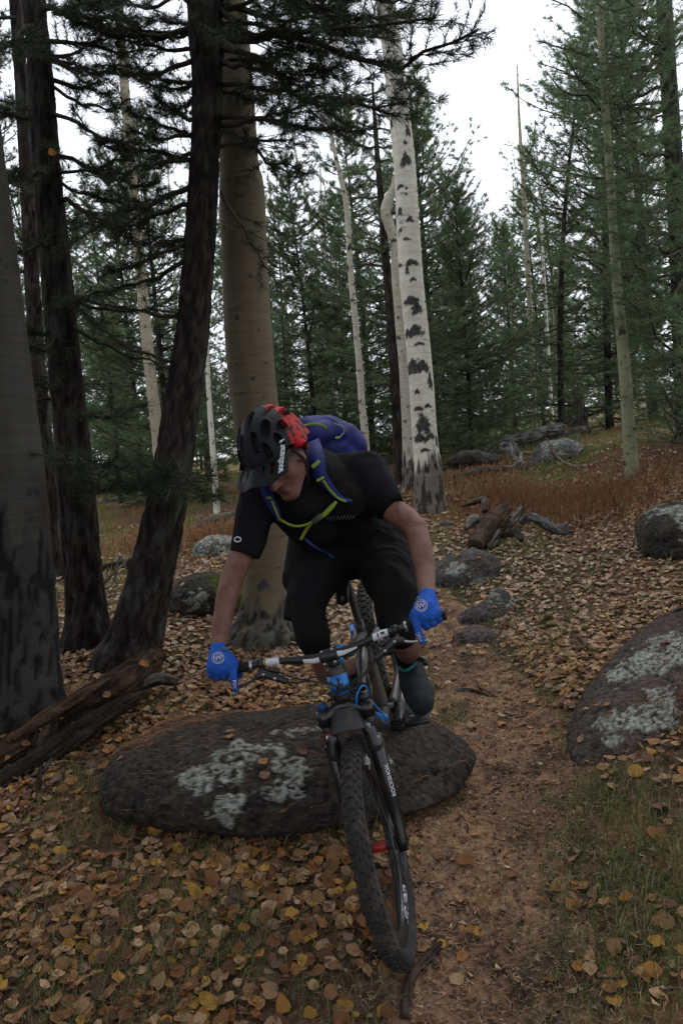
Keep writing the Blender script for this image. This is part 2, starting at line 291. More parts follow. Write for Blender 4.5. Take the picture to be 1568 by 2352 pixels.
def trunk_mesh(pts, rad, kind, seed=0, nseg=72, step=.018, scars=(), rough_h=0., org=(0, 0, 0)):
    'pts world centre line bottom to top, rad metres'
    p = np.asarray(pts, float); pr = spline(np.hstack([p, np.asarray(rad, float)[:, None]]), 12)
    s = np.concatenate([[0], np.cumsum(np.linalg.norm(np.diff(pr[:, :3], axis=0), axis=1))]); m = max(12, min(700, int(s[-1]/step)))
    t = np.linspace(0, s[-1], m); c = np.stack([np.interp(t, s, pr[:, k]) for k in range(4)], 1)
    V, T, Q = tube(c[:, :3], c[:, 3], nseg, True); n = m*nseg; S = V[:n].reshape(m, nseg, 3); ctr = c[:, None, :3]; N = S-ctr; r = np.linalg.norm(N, axis=2, keepdims=True); N = N/r
    hh = np.broadcast_to(t[:, None], (m, nseg)); rr = c[:, 3][:, None]; sd = np.array([seed*7.1, seed*3.3, 0])
    qx = N*np.maximum(rr, .04)[..., None]
    zz = hh[..., None]*np.array([0, 0, 1.])
    if kind == 'pine':
        q = qx*np.array([58, 58, 0])+zz*15+sd; warp = vn(q*.5)[..., None]*2.0
        f = fbm(q+warp, 3)*.75+.25*fbm(qx*18+zz*5+sd, 2); f2 = fbm(qx*90+zz*22+sd, 2)
        crack = ss(.40, .56, f); d = (crack-.6)*.008*np.clip(rr/.12, .25, 1.4)+(f2-.5)*.006
        C = np.array([.028, .023, .020])*(1-crack[..., None])+np.array([.060, .050, .043])*crack[..., None]
        C = C*(.7+.6*f2[..., None]); li = ss(.62, .7, fbm(qx*14+zz*6+sd+3, 3)); C = C*(1-.5*li[..., None])+np.array([.10, .12, .10])*.5*li[..., None]
    else:
        g = fbm(qx*18+zz*3+sd, 3); C = np.zeros((m, nseg, 3)); 
        base = {'aspen': (.46, .43, .35), 'white': (.64, .61, .53), 'green': (.24, .25, .15), 'grey': (.070, .062, .053), 'tan': (.145, .115, .070), 'pale': (.38, .33, .24)}[kind]
        C[:] = base; C *= (.82+.3*g[..., None])
        ln = vn(np.stack([N[..., 0]*1.1+seed, N[..., 1]*1.1, hh*16], -1)); ln2 = vn(np.stack([N[..., 0]*2.5+seed, N[..., 1]*2.5, hh*55], -1))
        ring = ss(.80, .86, ln)*ss(.4, .6, ln2); C = C*(1-.45*ring[..., None]); d = .0025*ss(.78, .84, ln)+(g-.5)*.004
        th = np.arctan2(N[..., 1], N[..., 0]); rs = np.random.default_rng(seed+50)
        dots = [(rs.uniform(0, s[-1]), rs.uniform(-3.14, 3.14), rs.uniform(.006, .022), rs.uniform(.004, .012)) for _ in range(int(s[-1]*16))]
        ey = list(scars)
        if not scars: ey = [(rs.uniform(0, s[-1]), rs.uniform(-3.14, 3.14), rs.uniform(.02, .05), rs.uniform(.012, .04)) for _ in range(int(s[-1]*1.8))]
        K = np.zeros((m, nseg)); wob = (fbm(np.concatenate([qx*45, ], -1)+zz*40+sd, 3)-.5)*1.9
        for (h0, a0, w, h) in dots+ey:
            k0 = np.searchsorted(t, h0-h*2.5-.02); k1 = np.searchsorted(t, h0+h*2.5+.02)
            if k1 <= k0: continue
            da = (th[k0:k1]-a0+np.pi) % (2*np.pi)-np.pi; dx = da*rr[k0:k1]/w; dy = (hh[k0:k1]-h0)/h
            yy = dy+.9*np.minimum(np.abs(dx), 2)-.45 if w > .018 else dy
            e = ss(1.15, .8, np.hypot(dx, yy*.8)+wob[k0:k1]*(.6 if w > .018 else .3)); K[k0:k1] = np.maximum(K[k0:k1], e)
            if w > .018: # raised brow over an old branch scar
                br = ss(.25, .0, np.abs(dy+.75*np.abs(dx)-.9))*ss(2.4, 1.2, np.abs(dx)); C[k0:k1] *= (1-.25*br[..., None]); d[k0:k1] += .004*br
        Kc = np.array([.045, .040, .038])*(.6+1.1*vn(qx*70+zz*30))[..., None]
        C = C*(1-K[..., None])+Kc*K[..., None]; d = d+K*.006*(vn(qx*60+zz*20)-.3)
        if rough_h > 0: # rough dark bark at the foot
            q = qx*40+zz*9+sd; f = fbm(q+vn(q*.6)[..., None]*1.2, 3); w = ss(rough_h+.22, rough_h+.10, hh+(fbm(qx*22+zz*1.5+sd, 3)-.5)*max(.5, rough_h*.9))
            kd = {'grey': .24, 'tan': .45}.get(kind, .8); Cr = kd*(np.array([.050, .043, .038])*(1-ss(.42, .55, f)[..., None])+np.array([.20, .18, .155])*ss(.42, .55, f)[..., None])
            C = C*(1-w[..., None])+Cr*w[..., None]*(.75+.5*g[..., None]); d = d*(1-w)+w*((ss(.42, .55, f)-.3)*.014)
    S += N*d[..., None]
    V[:n] = S.reshape(-1, 3); CC = np.vstack([C.reshape(-1, 3), C[0].mean(0), C[-1].mean(0)])
    return MB().add(V, T, Q, CC)
def flare(pts, rad, extra=1.5, dz=.25):
    'widen the foot gradually and sink it a little into the soil'
    p = [np.asarray(q, float) for q in pts]; r = list(rad); d = nrm(p[1]-p[0]); L = np.linalg.norm(p[1]-p[0]); e = extra-1
    f = lambda t: r[0]+(r[1]-r[0])*min(t/L, 1)
    return [p[0]-d*.15, p[0]+d*.03, p[0]+d*dz*.45, p[0]+d*dz]+[q for q in p[1:] if np.dot(q-p[0], d) > dz*1.4], [f(0)*(1+e*1.15), f(.03)*(1+e*.8), f(dz*.45)*(1+e*.32), f(dz)*(1+e*.08)]+[r[k] for k in range(1, len(p)) if np.dot(p[k]-p[0], d) > dz*1.4]
def pix_trunk(name, label, cat, pix, d0, d1, kind, group=None, seed=0, extra=1.5, dz=.25, scars=(), rough_h=0., nseg=72, step=.018, top=None, part='trunk'):
    'pix: (px, py, width px) from the foot up; the line runs from depth d0 at the foot to d1 at the top'
    n = len(pix); pts = []; rad = []; y0 = pix[0][1]; y1 = pix[-1][1]
    for (x, y, w) in pix:
        d = d0+(d1-d0)*(y0-y)/(y0-y1); pts.append(P(x, y, d)); rad.append(w*.5*d/FPX)
    foot = onz(pts[0]); pts[0] = foot
    if top: # carry it on above the frame
        v = nrm(pts[-1]-pts[-2]); pts.append(pts[-1]+v*top); rad.append(rad[-1]*.55)
    t = thing(name, label, cat, foot, group)
    fp, fr = flare(pts, rad, extra, dz)
    mb = trunk_mesh(fp, fr, kind, seed, nseg, step, scars, rough_h)
    mb.build(part, m_pinebark if kind == 'pine' else m_aspenbark, t)
    return t, pts, rad
# ------------------------------------------------------------------ branches and needles
def needles(mb, tufts, n, ln, w, r, spread=(18, 62)):
    'tufts: rows of (x y z dx dy dz size tint)'
    if len(tufts) == 0: return
    A = np.repeat(np.asarray(tufts, float), n, axis=0); k = len(A); D = A[:, 3:6]; D /= (np.linalg.norm(D, axis=1)[:, None]+1e-9)
    q = r.normal(size=(k, 3)); q -= D*np.sum(q*D, 1)[:, None]; q /= (np.linalg.norm(q, axis=1)[:, None]+1e-9)
    a = np.radians(r.uniform(spread[0], spread[1], k))[:, None]; B = D*np.cos(a)+q*np.sin(a); B[:, 2] -= .10; L = (ln*A[:, 6]*r.uniform(.7, 1.15, k))[:, None]
    o = A[:, :3]-D*(r.uniform(0, 1, k)[:, None]*.055*A[:, 6:7]); sdv = np.cross(B, r.normal(size=(k, 3))); sdv /= (np.linalg.norm(sdv, axis=1)[:, None]+1e-9)
    V = np.stack([o-sdv*w/2, o+sdv*w/2, o+B*L], 1).reshape(-1, 3); T = np.arange(3*k).reshape(-1, 3)
    tn = A[:, 7]; c = np.stack([tn*.95, tn, tn*.9], 1)*r.uniform(.75, 1.25, k)[:, None]
    dead = r.random(k) < .05; c[dead] = np.array([2.6, 1.1, .7])*.8
    mb.add(V, T, None, np.repeat(c, 3, axis=0))
def limb(wood, tufts, r, p0, p1, sag=.1, up=.1, r0=.02, twigs=10, tl=.4, dens=1., start=.25, tuft_step=.07, size=1., bare=0., seg=9):
    'a bough from p0 to p1 that sags and lifts its tip, with side twigs; adds wood tubes and needle tufts'
    p0 = np.asarray(p0, float); p1 = np.asarray(p1, float); L = np.linalg.norm(p1-p0); t = np.linspace(0, 1, seg)
    tb = r.uniform(.7, 1.35); c = p0+(p1-p0)*t[:, None]; c[:, 2] += -sag*L*np.sin(np.pi*t)*(1-.3*t)+up*L*(t**3-t)
    w = np.cumsum(r.normal(size=(seg, 3))*.028*L, axis=0); w -= w[-1]*t[:, None]; w[0] = 0; c = c+w*.7
    rr = r0*(1-.82*t)+.0015; V, T, Q = tube(c, rr, 6, True); wood.add(V, T, Q)
    D = np.gradient(c, axis=0)
    side = 1
    for k in range(twigs):
        s = start+(1-start)*(k+r.uniform(.2, .8))/twigs; f = s*(seg-1); i = min(int(f), seg-2); o = c[i]+(c[i+1]-c[i])*(f-i); d = nrm(D[i])
        side = -side; h = nrm(np.cross(d, [0, 0, 1.]))*side+np.array([0, 0, r.uniform(-.35, .45)]); dr = nrm(d*r.uniform(.5, 1.0)+h*r.uniform(.6, 1.1))
        l = tl*L*(1.05-s*.75)*r.uniform(.6, 1.2); m = 4; u = np.linspace(0, 1, m)[:, None]; q = o+dr*l*u; q[:, 2] += l*.16*(u[:, 0]**2)*r.uniform(-.3, 1.4)
        q += r.normal(size=(m, 3))*.02*l*u; V, T, Q = tube(q, [max(.0015, r0*.28*(1-.5*s)), .003, .002, .0013], 4, False); wood.add(V, None, Q)
        if r.random() < bare: continue
        nt = max(1, int(l*.75/tuft_step*dens)); dd = nrm(q[-1]-q[1])
        for a in range(nt+1):
            u2 = 1-.78*a/max(nt, 1); f2 = u2*(m-1); i2 = min(int(f2), m-2); pp = q[i2]+(q[i2+1]-q[i2])*(f2-i2)
            tufts.append((*pp, *(dd+r.normal(size=3)*.25+np.array([0, 0, .15])), size*r.uniform(.75, 1.1), tb*r.uniform(.7, 1.3)))
            if r.random() < .30*dens and a < nt: # a short spur
                sp = nrm(dd+r.normal(size=3)*.8)*.06; tufts.append((*(pp+sp), *nrm(sp+dd*.02), size*r.uniform(.7, 1.), r.uniform(.6, 1.35)))
    if bare < 1:
        for s in np.linspace(.6, 1, max(2, int(L*.4/tuft_step*.6))):
            f = s*(seg-1); i = min(int(f), seg-2); o = c[i]+(c[i+1]-c[i])*(f-i); tufts.append((*o, *(nrm(D[i])+r.normal(size=3)*.2), size, r.uniform(.7, 1.3)))
    return c
def make_conifer(seed, H, base, crownR, shape=1., step=.24, per=5, nn=16, ln=.085, w=.0038, dens=1., lift=.22, tr=None, tl=.42, twk=4.5):
    'returns (trunk mesh, wood mesh, foliage mesh) standing at the origin'
    r = np.random.default_rng(seed); z = base; wood = MB(); tf = []
    sway = np.array([r.normal()*.03*H, r.normal()*.03*H]); tr = tr or (.0075*H+.008)
    cen = lambda h: np.array([sway[0]*(h/H)**2, sway[1]*(h/H)**2, h])
    while z < H*.985:
        f = (z-base)/(H-base)
        for k in range(per):
            a = r.uniform(0, 2*np.pi); a = a+0; L = crownR*((1-f)**shape)*r.uniform(.45, 1.1)*(.72+.45*math.sin(a*2+seed+z*1.3))+.15; o = cen(z+r.uniform(-.5, .5)*step)
            el = lift+.55*f+r.uniform(-.15, .2); e = o+np.array([math.cos(a)*math.cos(el), math.sin(a)*math.cos(el), math.sin(el)])*L
            limb(wood, tf, r, o, e, .05, .22, .004+.0065*L, max(3, int(L*twk)), tl, dens, .2, .085, seg=6)
        z += step*(1-.35*f)
    tf.append((*cen(H), 0, 0, 1, 1.1, 1)); addtube(wood, [cen(H*.9), cen(H)], [.01, .003], 5)
    fo = MB(); needles(fo, tf, nn, ln, w, r)
    tk = trunk_mesh([cen(h) for h in (-.15, .1, H*.3, H*.6, H*.95)], [tr*1.3, tr*1.05, tr*.8, tr*.5, tr*.1], 'pine', seed, 20, .06)
    mt = tk.mesh('trunk'); mt.materials.append(m_pinebark); mw = wood.mesh('limb_work'); mw.materials.append(m_twig); mf = fo.mesh('foliage'); mf.materials.append(m_needle)
    print('conifer', seed, len(tf), fo.n//3); return mt, mw, mf, H
CON = [make_conifer(11, 6.4, .1, 1.95, .5, step=.23, per=7, nn=24, ln=.12, w=.0070, dens=1.05), make_conifer(12, 6.0, .2, 1.7, .55, step=.24, per=7, nn=24, ln=.12, w=.0070, dens=1.0),
       make_conifer(13, 11.5, 1.2, 2.6, .6, step=.42, per=6, dens=.85, nn=20, ln=.13, w=.0080, twk=4.5, tl=.42), make_conifer(14, 10.5, 1.8, 2.1, .65, step=.46, per=6, dens=.8, nn=20, ln=.13, w=.0080, twk=4.5, tl=.42)]
CON.append(make_conifer(15, 13.0, 4.6, 2.7, .45, step=.42, per=6, dens=1., nn=22, ln=.14, w=.0095, twk=4.5, tl=.42))  # high-crowned pine shaped to shade the near ground from above the view
def conifer(k, loc, s=1., rz=0., label='', group=None, tilt=(0, 0)):
    mt, mw, mf, H = CON[k]; t = thing('pine_tree', label, 'pine tree', onz(loc), group); t.scale = (s, s, s); t.rotation_euler = (tilt[0], tilt[1], rz)
    place(mt, 'trunk', t); place(mw, 'limbwork', t); place(mf, 'crown', t); return t
def bare_aspen_mesh(seed, H, r0, kind='white', lean=0., twigs=True):
    r = np.random.default_rng(seed); pts = [np.array([lean*h+r.normal()*.05*(h > 0), r.normal()*.05*(h > 0), h]) for h in np.linspace(-.1, H, 7)]; rad = [r0*(1-.8*k/6) for k in range(7)]
    tk = trunk_mesh(pts, rad, kind, seed, 14, .05, rough_h=.25); c = spline(pts, 6); wd = MB(); tf = []
    if twigs:
        for k in range(int(16)):
            z = r.uniform(.45, 1.0); o = c[int(z*(len(c)-1))]; a = r.uniform(0, 6.28); L = H*.16*r.uniform(.5, 1.2)*(1.25-z); e = o+np.array([math.cos(a)*.6, math.sin(a)*.6, r.uniform(.3, .9)])*L
            limb(wd, tf, r, o, e, .02, .05, .004+.010*L, 9, .5, 1, .15, .1, bare=1.)
    mt = tk.mesh('trunk'); mt.materials.append(m_aspenbark)
    mw = None
    if twigs: mw = wd.mesh('twigs'); mw.materials.append(m_graytwig)
    return mt, mw
ASP = [bare_aspen_mesh(31, 9.5, .075), bare_aspen_mesh(32, 8., .06, 'pale'), bare_aspen_mesh(33, 11, .09, 'white', -.03), bare_aspen_mesh(34, 7, .045, 'pale', .02)]
def aspen(k, loc, s=1., rz=0., label='', group=None, tilt=(0, 0)):
    mt, mw = ASP[k]; t = thing('aspen_tree', label, 'aspen tree', onz(loc), group); t.scale = (s, s, s); t.rotation_euler = (tilt[0], tilt[1], rz); place(mt, 'trunk', t)
    if mw: place(mw, 'crown', t)
    return t
# ------------------------------------------------------------------ the trees one can tell apart
T1, t1p, t1r = pix_trunk('aspen_tree', 'thick grey trunk with rough furrowed bark cut by the left edge of the view', 'aspen tree',
    [(58, 1650, 160), (52, 1450, 152), (40, 1200, 140), (32, 1050, 128), (20, 900, 112), (4, 700, 96), (-14, 500, 82), (-40, 250, 70), (-60, 0, 62)], 4.3, 4.5, 'grey', seed=3, rough_h=1.0, extra=1.25, top=3)
T2, t2p, t2r = pix_trunk('pine_tree', 'slim dark pine trunk standing second from the left edge', 'pine tree',
    [(128, 1330, 36), (118, 1150, 35), (98, 950, 34), (84, 800, 34), (72, 600, 33), (62, 400, 31), (50, 200, 29), (36, 0, 27)], 7.4, 7.4, 'pine', seed=4, top=2.5)
T3, t3p, t3r = pix_trunk('pine_tree', 'dark pine trunk with an orange leaf caught high on its bark', 'pine tree',
    [(204, 1470, 92), (192, 1320, 86), (178, 1150, 82), (163, 980, 76), (150, 850, 73), (135, 680, 70), (118, 500, 66), (104, 330, 60), (92, 150, 56), (78, 0, 52)], 5.4, 5.4, 'pine', seed=5, top=3)
T4, t4p, t4r = pix_trunk('pine_tree', 'dark leaning pine in front of the big aspen, its foot beside the rotten log', 'pine tree',
    [(298, 1545, 126), (318, 1440, 115), (350, 1310, 101), (378, 1180, 94), (402, 1040, 86), (422, 900, 81), (442, 760, 76), (456, 600, 72), (466, 450, 68), (474, 300, 67), (476, 150, 72), (470, 0, 79)], 5.0, 5.0, 'pine', seed=6, top=3, extra=1.35)
T5, t5p, t5r = pix_trunk('aspen_tree', 'big smooth tan aspen directly behind the rider', 'aspen tree',
    [(606, 1455, 118), (610, 1380, 104), (618, 1250, 102), (612, 1120, 104), (592, 980, 106), (580, 880, 108), (570, 760, 108), (562, 600, 104), (556, 440, 104), (550, 380, 90), (543, 250, 84), (534, 100, 78), (526, 0, 76)], 5.4, 5.5, 'tan', seed=7, rough_h=.16, extra=1.55, top=3, nseg=96, step=.012)
_o = onz(P(988, 1163, 8.5)); _hy = lambda y: (P(0, y, 8.5)-P(0, 1163, 8.5))[2]
def _sc(x, y, w, h, d=8.5):
    # scar at a place on the near side of the white trunk
    cx = np.interp(-y, [-1163, -1000, -850, -700, -600, -400, -200, 0], [988, 975, 965, 950, 941, 930, 910, 884]); wd = np.interp(-y, [-1163, -1000, -700, -400, 0], [64, 58, 54, 50, 44])
    s = np.clip((x-cx)/(wd/2), -.93, .93); return (_hy(y)+.18+.02, -math.pi/2+math.asin(s), w*.40*d/FPX, h*.36*d/FPX)
WSC = [_sc(*q) for q in ((918, 200, 40, 20), (896, 286, 20, 28), (934, 312, 18, 28), (927, 338, 12, 16), (929, 378, 32, 36), (917, 434, 22, 10), (930, 441, 9, 9), (917, 492, 22, 22), (938, 514, 26, 16), (918, 535, 16, 13), (930, 556, 20, 9), (915, 612, 26, 10), (945, 612, 40, 14), (933, 628, 12, 22),
      (946, 650, 20, 10), (940, 698, 48, 22), (955, 716, 34, 34), (950, 768, 52, 30), (935, 772, 30, 26), (960, 797, 30, 9), (945, 850, 56, 36), (968, 852, 40, 32), (985, 885, 18, 46), (955, 905, 16, 12), (957, 945, 34, 12), (980, 940, 26, 10), (968, 985, 44, 54), (985, 1010, 34, 20), (960, 1012, 40, 26), (972, 1040, 30, 10), (1000, 1022, 12, 30))]
T8, t8p, t8r = pix_trunk('aspen_tree', 'tall white aspen trunk with black scars rising right of the rider', 'aspen tree',
    [(988, 1163, 66), (981, 1060, 60), (975, 1000, 58), (965, 850, 56), (950, 700, 55), (941, 600, 54), (930, 400, 50), (921, 300, 48), (910, 200, 47), (899, 100, 46), (884, 0, 44)], 8.5, 8.5, 'white', seed=8, rough_h=.52, extra=1.15, scars=WSC, top=3, nseg=110, step=.011)
T9, _, _ = pix_trunk('aspen_tree', 'crooked aspen with a broken kinked top just left of the white trunk', 'aspen tree',
    [(940, 1135, 28), (936, 1000, 26), (928, 850, 24), (918, 740, 23), (910, 640, 22), (905, 560, 21), (893, 515, 24), (886, 485, 26), (893, 455, 22), (903, 432, 16), (905, 405, 9)], 9.6, 9.6, 'aspen', seed=9, rough_h=.35, extra=1.15, nseg=48)
T10, t10p, _ = pix_trunk('pine_tree', 'dark straight pine trunk between the rider and the crooked aspen', 'pine tree',
    [(918, 1128, 26), (914, 1000, 25), (908, 880, 24), (898, 740, 22), (886, 600, 19), (874, 450, 15), (862, 300, 10), (855, 190, 5)], 10., 10., 'pine', seed=10, extra=1.15, nseg=32)
T11, t11p, _ = pix_trunk('aspen_tree', 'slender bare aspen rising behind the rider\'s blue backpack', 'aspen tree',
    [(842, 1085, 17), (838, 1000, 17), (831, 930, 16), (824, 830, 15), (812, 700, 14), (803, 600, 13), (796, 480, 12), (780, 400, 10), (764, 330, 8), (748, 240, 6), (736, 130, 4)], 9.2, 9.2, 'aspen', seed=12, extra=1.1, nseg=28)
T14, _, _ = pix_trunk('aspen_tree', 'greenish aspen trunk standing in grass on the right slope', 'aspen tree',
    [(1450, 1090, 30), (1444, 1000, 30), (1436, 880, 27), (1426, 760, 25), (1415, 650, 22), (1407, 520, 20), (1398, 380, 18), (1386, 200, 16), (1374, 0, 14)], 8.2, 8.2, 'green', seed=14, extra=1.1, nseg=40, top=2)
T6, _, _ = pix_trunk('aspen_tree', 'pale blotched aspen seen high between the two left pines', 'aspen tree',
    [(372, 1120, 27), (362, 1000, 27), (346, 860, 26), (332, 720, 25), (318, 560, 24), (305, 420, 23), (293, 280, 22), (283, 150, 21), (272, 0, 20)], 10.8, 10.8, 'pale', seed=16, extra=1.1, nseg=30, top=2)
T7, _, _ = pix_trunk('aspen_tree', 'short thin white aspen between the leaning pine and the big aspen', 'aspen tree',
    [(500, 1195, 15), (494, 1100, 14), (488, 1020, 13), (482, 940, 12), (476, 820, 10), (470, 640, 8)], 10.6, 10.6, 'white', seed=17, extra=1.1, nseg=24)
T15, t15p, _ = pix_trunk('pine_tree', 'grey trunked pine whose boughs fill the right edge', 'pine tree',
    [(1582, 1080, 54), (1576, 950, 50), (1568, 800, 46), (1560, 640, 42), (1552, 460, 40), (1542, 300, 38), (1532, 150, 36), (1524, 0, 34)], 9.2, 9.2, 'pine', seed=18, extra=1.1, nseg=40, top=2.5)
T16, _, _ = pix_trunk('aspen_tree', 'split dead aspen pole rising behind the right hand pines', 'aspen tree',
    [(1228, 985, 12), (1222, 850, 12), (1215, 700, 11), (1208, 560, 11), (1202, 440, 10), (1195, 330, 8), (1190, 240, 5), (1187, 150, 3)], 15, 15, 'pale', seed=19, extra=1.1, nseg=20)
for q, lab in (((1400, 985, 9), 'thin white aspen stem right of the grey snag'), ((1268, 975, 9), 'thin white aspen stem behind the big fallen log'), ((1478, 960, 10), 'thin aspen stem just right of the greenish trunk')):
    T_, _, _ = pix_trunk('aspen_tree', lab, 'aspen tree', [(q[0], q[1], q[2]), (q[0]-4, q[1]-60, q[2]-.5), (q[0]-9, q[1]-150, q[2]-1), (q[0]-24, q[1]-420, q[2]-3), (q[0]-40, q[1]-700, 3)], 17, 17, 'white', seed=int(q[0]), extra=1.1, nseg=16, step=.04)
# orange leaf on the bark
# boughs on the near pines: start and end given where the photograph shows them
def boughs(parent, rows, seed, nn=32, ln=.105, w=.0034, mats=(m_twig, m_needle)):
    r = np.random.default_rng(seed)
    for (x0, y0, d0, x1, y1, d1, sag, up, r0, tw, dens, bare) in rows:
        wood = MB(); tf = []; limb(wood, tf, r, P(x0, y0, d0), P(x1, y1, d1), sag, up, r0, int(tw*1.3), .38, dens*1.1, .15, .07, 1., bare*.75, 11)
        o = wood.build('bough', mats[0], parent)
        if tf: fo = MB(); needles(fo, tf, nn, ln, w, r); tag(fo.build('needle_spray', mats[1], o, ORG[parent]), kind='stuff')
rows4 = [(500, 20, 5.0, 1000, 40, 3.9, .04, .08, .022, 20, 1., 0), (500, 70, 5.0, 1095, 70, 4.2, .03, .10, .024, 22, .9, .1), (505, 110, 5.0, 930, 235, 3.9, .02, .05, .020, 18, 1., 0), (505, 140, 5.0, 780, 150, 4.4, .05, .1, .018, 16, 1., 0), (508, 195, 5.0, 720, 190, 4.6, .08, .05, .015, 14, .8, .1),
         (505, 0, 5.0, 860, -60, 4.2, .02, .1, .022, 16, 1., 0), (505, -40, 5.0, 960, -20, 4.4, .0, .1, .022, 14, .8, .2), (505, 290, 5.0, 840, 300, 4.4, -.03, .05, .016, 16, .9, .1), (508, 300, 5.0, 700, 400, 4.5, .0, .1, .014, 12, .9, .1), (505, 270, 5.0, 760, 235, 4.7, .03, .05, .014, 14, .8, .15),
         (508, 440, 5.0, 640, 660, 4.6, -.10, .0, .013, 8, .5, .75), (500, 340, 5.0, 700, 330, 5.4, .0, .05, .012, 10, .8, .1),
         (445, 60, 5.0, 180, 50, 5.0, .03, .05, .020, 16, .8, .2), (442, 140, 5.0, 250, 150, 4.6, .03, .05, .016, 14, .9, .2), (440, 190, 5.0, 330, 175, 5.2, .03, .05, .014, 10, .9, .2), (440, 310, 5.0, 300, 300, 4.7, .03, .06, .014, 12, .7, .35), (440, 370, 5.0, 230, 330, 5.2, -.02, .05, .016, 14, .6, .4), (440, 365, 5.0, 250, 400, 4.6, .0, .05, .012, 12, .6, .4),
         (436, 430, 5.0, 160, 560, 4.5, -.03, .03, .017, 16, .9, .2), (434, 470, 5.0, 260, 520, 5.2, .0, .05, .015, 14, .9, .2), (426, 560, 5.0, 250, 620, 4.7, .0, .05, .014, 12, .9, .2), (424, 600, 5.0, 170, 700, 5.0, .02, .05, .014, 12, .7, .4), (418, 730, 5.0, 175, 690, 5.0, .02, .0, .012, 9, .4, .7), (405, 830, 5.0, 210, 740, 5.0, .03, .0, .011, 9, .4, .7),
         (388, 1060, 4.9, 120, 1050, 4.1, .05, .05, .013, 16, 1., 0), (380, 1080, 4.9, 210, 1110, 4.2, .05, .05, .011, 14, 1., 0), (392, 1050, 4.9, 470, 1150, 4.3, .0, .1, .010, 10, .8, 0), (390, 1070, 4.9, 300, 1120, 4.4, .05, .05, .010, 10, 1., 0)]
_r = np.random.default_rng(61)
for k in range(12):
    y = _r.uniform(-60, 560); x = 440; rows4.append((x, y+20, 5.0, _r.uniform(150, 380), y+_r.uniform(-70, 60), 5.0+_r.uniform(-.9, 1.0), .02, .06, .012, 10, .8, .2))
for k in range(9):
    y = _r.uniform(-80, 180); rows4.append((505, y+30, 5.0, _r.uniform(620, 960)-max(0, y)*.6, y+_r.uniform(-40, 60), 5.0+_r.uniform(-1.0, .4), .02, .06, .013, 11, .9, .1))
boughs(T4, rows4, 41, mats=(m_twig, m_needle_shaded))
rows3 = [(100, 60, 5.4, -60, 90, 4.4, .05, .05, .02, 16, .9, 0), (110, 90, 5.4, 330, 110, 5.0, .03, .05, .018, 16, .8, .2), (112, 260, 5.4, 290, 330, 5.0, .0, .05, .016, 14, .7, .3), (115, 340, 5.4, 360, 420, 5.4, .02, .05, .017, 16, .6, .4), (118, 380, 5.4, -40, 420, 4.6, .05, .05, .018, 14, .9, .1), (125, 460, 5.4, 330, 560, 4.9, .0, .04, .018, 16, .8, .2),
         (128, 560, 5.4, -30, 590, 4.8, .05, .05, .016, 14, .9, .1), (135, 640, 5.4, 300, 800, 5.2, .0, .03, .015, 12, .6, .4), (165, 690, 5.4, 410, 720, 5.0, .03, .02, .014, 10, .3, .8), (160, 740, 5.4, 400, 850, 5.2, .05, .02, .013, 10, .4, .7), (150, 760, 5.4, 20, 800, 4.8, .04, .05, .014, 12, .8, .2), (95, 20, 5.4, 240, -20, 4.6, .04, .05, .02, 16, .9, 0), (165, 950, 5.4, 330, 930, 5.0, .04, .05, .012, 10, .5, .4), (110, 180, 5.4, 260, 215, 5.8, .02, .05, .016, 14, .8, .1)]
for k in range(15):
    y = _r.uniform(-60, 900); sg = _r.choice([-1, 1]); rows3.append((125, y+20, 5.4, 125+sg*_r.uniform(80, 230), y+_r.uniform(-60, 60), 5.4+_r.uniform(-.7, 1.2), .03, .06, .012, 10, .8, .2))
boughs(T3, rows3, 42, mats=(m_twig, m_needle_shaded))
rows2 = [(55, 120, 7.4, 250, 180, 7.0, .0, .05, .02, 14, .9, .1), (60, 260, 7.4, -60, 260, 7., .0, .05, .02, 12, .9, .1), (70, 480, 7.4, 220, 520, 7.2, .0, .05, .018, 14, .9, .1), (80, 700, 7.4, 240, 680, 7.4, .0, .05, .016, 14, .9, .1), (70, 620, 7.4, -60, 640, 7.4, .0, .05, .016, 12, .9, .1), (90, 860, 7.4, 260, 880, 7., .04, .05, .014, 12, .8, .1), (95, 930, 7.4, -40, 960, 7., .04, .05, .014, 12, .8, .1), (50, 40, 7.4, -80, 20, 7, .04, .05, .018, 12, .9, .1)]
boughs(T2, rows2, 43, 20, .10, .004, mats=(m_twig, m_needle_shaded))
rows10 = []
_r = np.random.default_rng(77)
for y in np.arange(215, 930, 40):
    x = np.interp(y, [190, 450, 740, 1000], [855, 874, 898, 914]); L = 40+(y-190)*.24
    for sgn in (-1, 1): rows10.append((x, y, 10, x+sgn*L*_r.uniform(.7, 1.15), y+_r.uniform(-40, 25), 10+_r.uniform(-1., 1.), .03, .1, .014, 9, .8, .15))
boughs(T10, rows10, 44, 16, .09, .0045)
rows15 = []
for y in np.arange(-40, 1010, 34):
    x = np.interp(y, [0, 460, 1080], [1524, 1552, 1582]); L = 250*_r.uniform(.6, 1.2)*(1 if y < 750 else .5)
    rows15.append((x, y, 9.2, x-L, y-_r.uniform(20, 150), 9.2+_r.uniform(-1.6, .8), .06, .06, .022, 15, .9, .05)); rows15.append((x, y+12, 9.2, x-L*.5, y+_r.uniform(-40, 50), 7.6, .04, .06, .016, 12, .9, .05))
boughs(T15, rows15, 45, 16, .095, .0042)
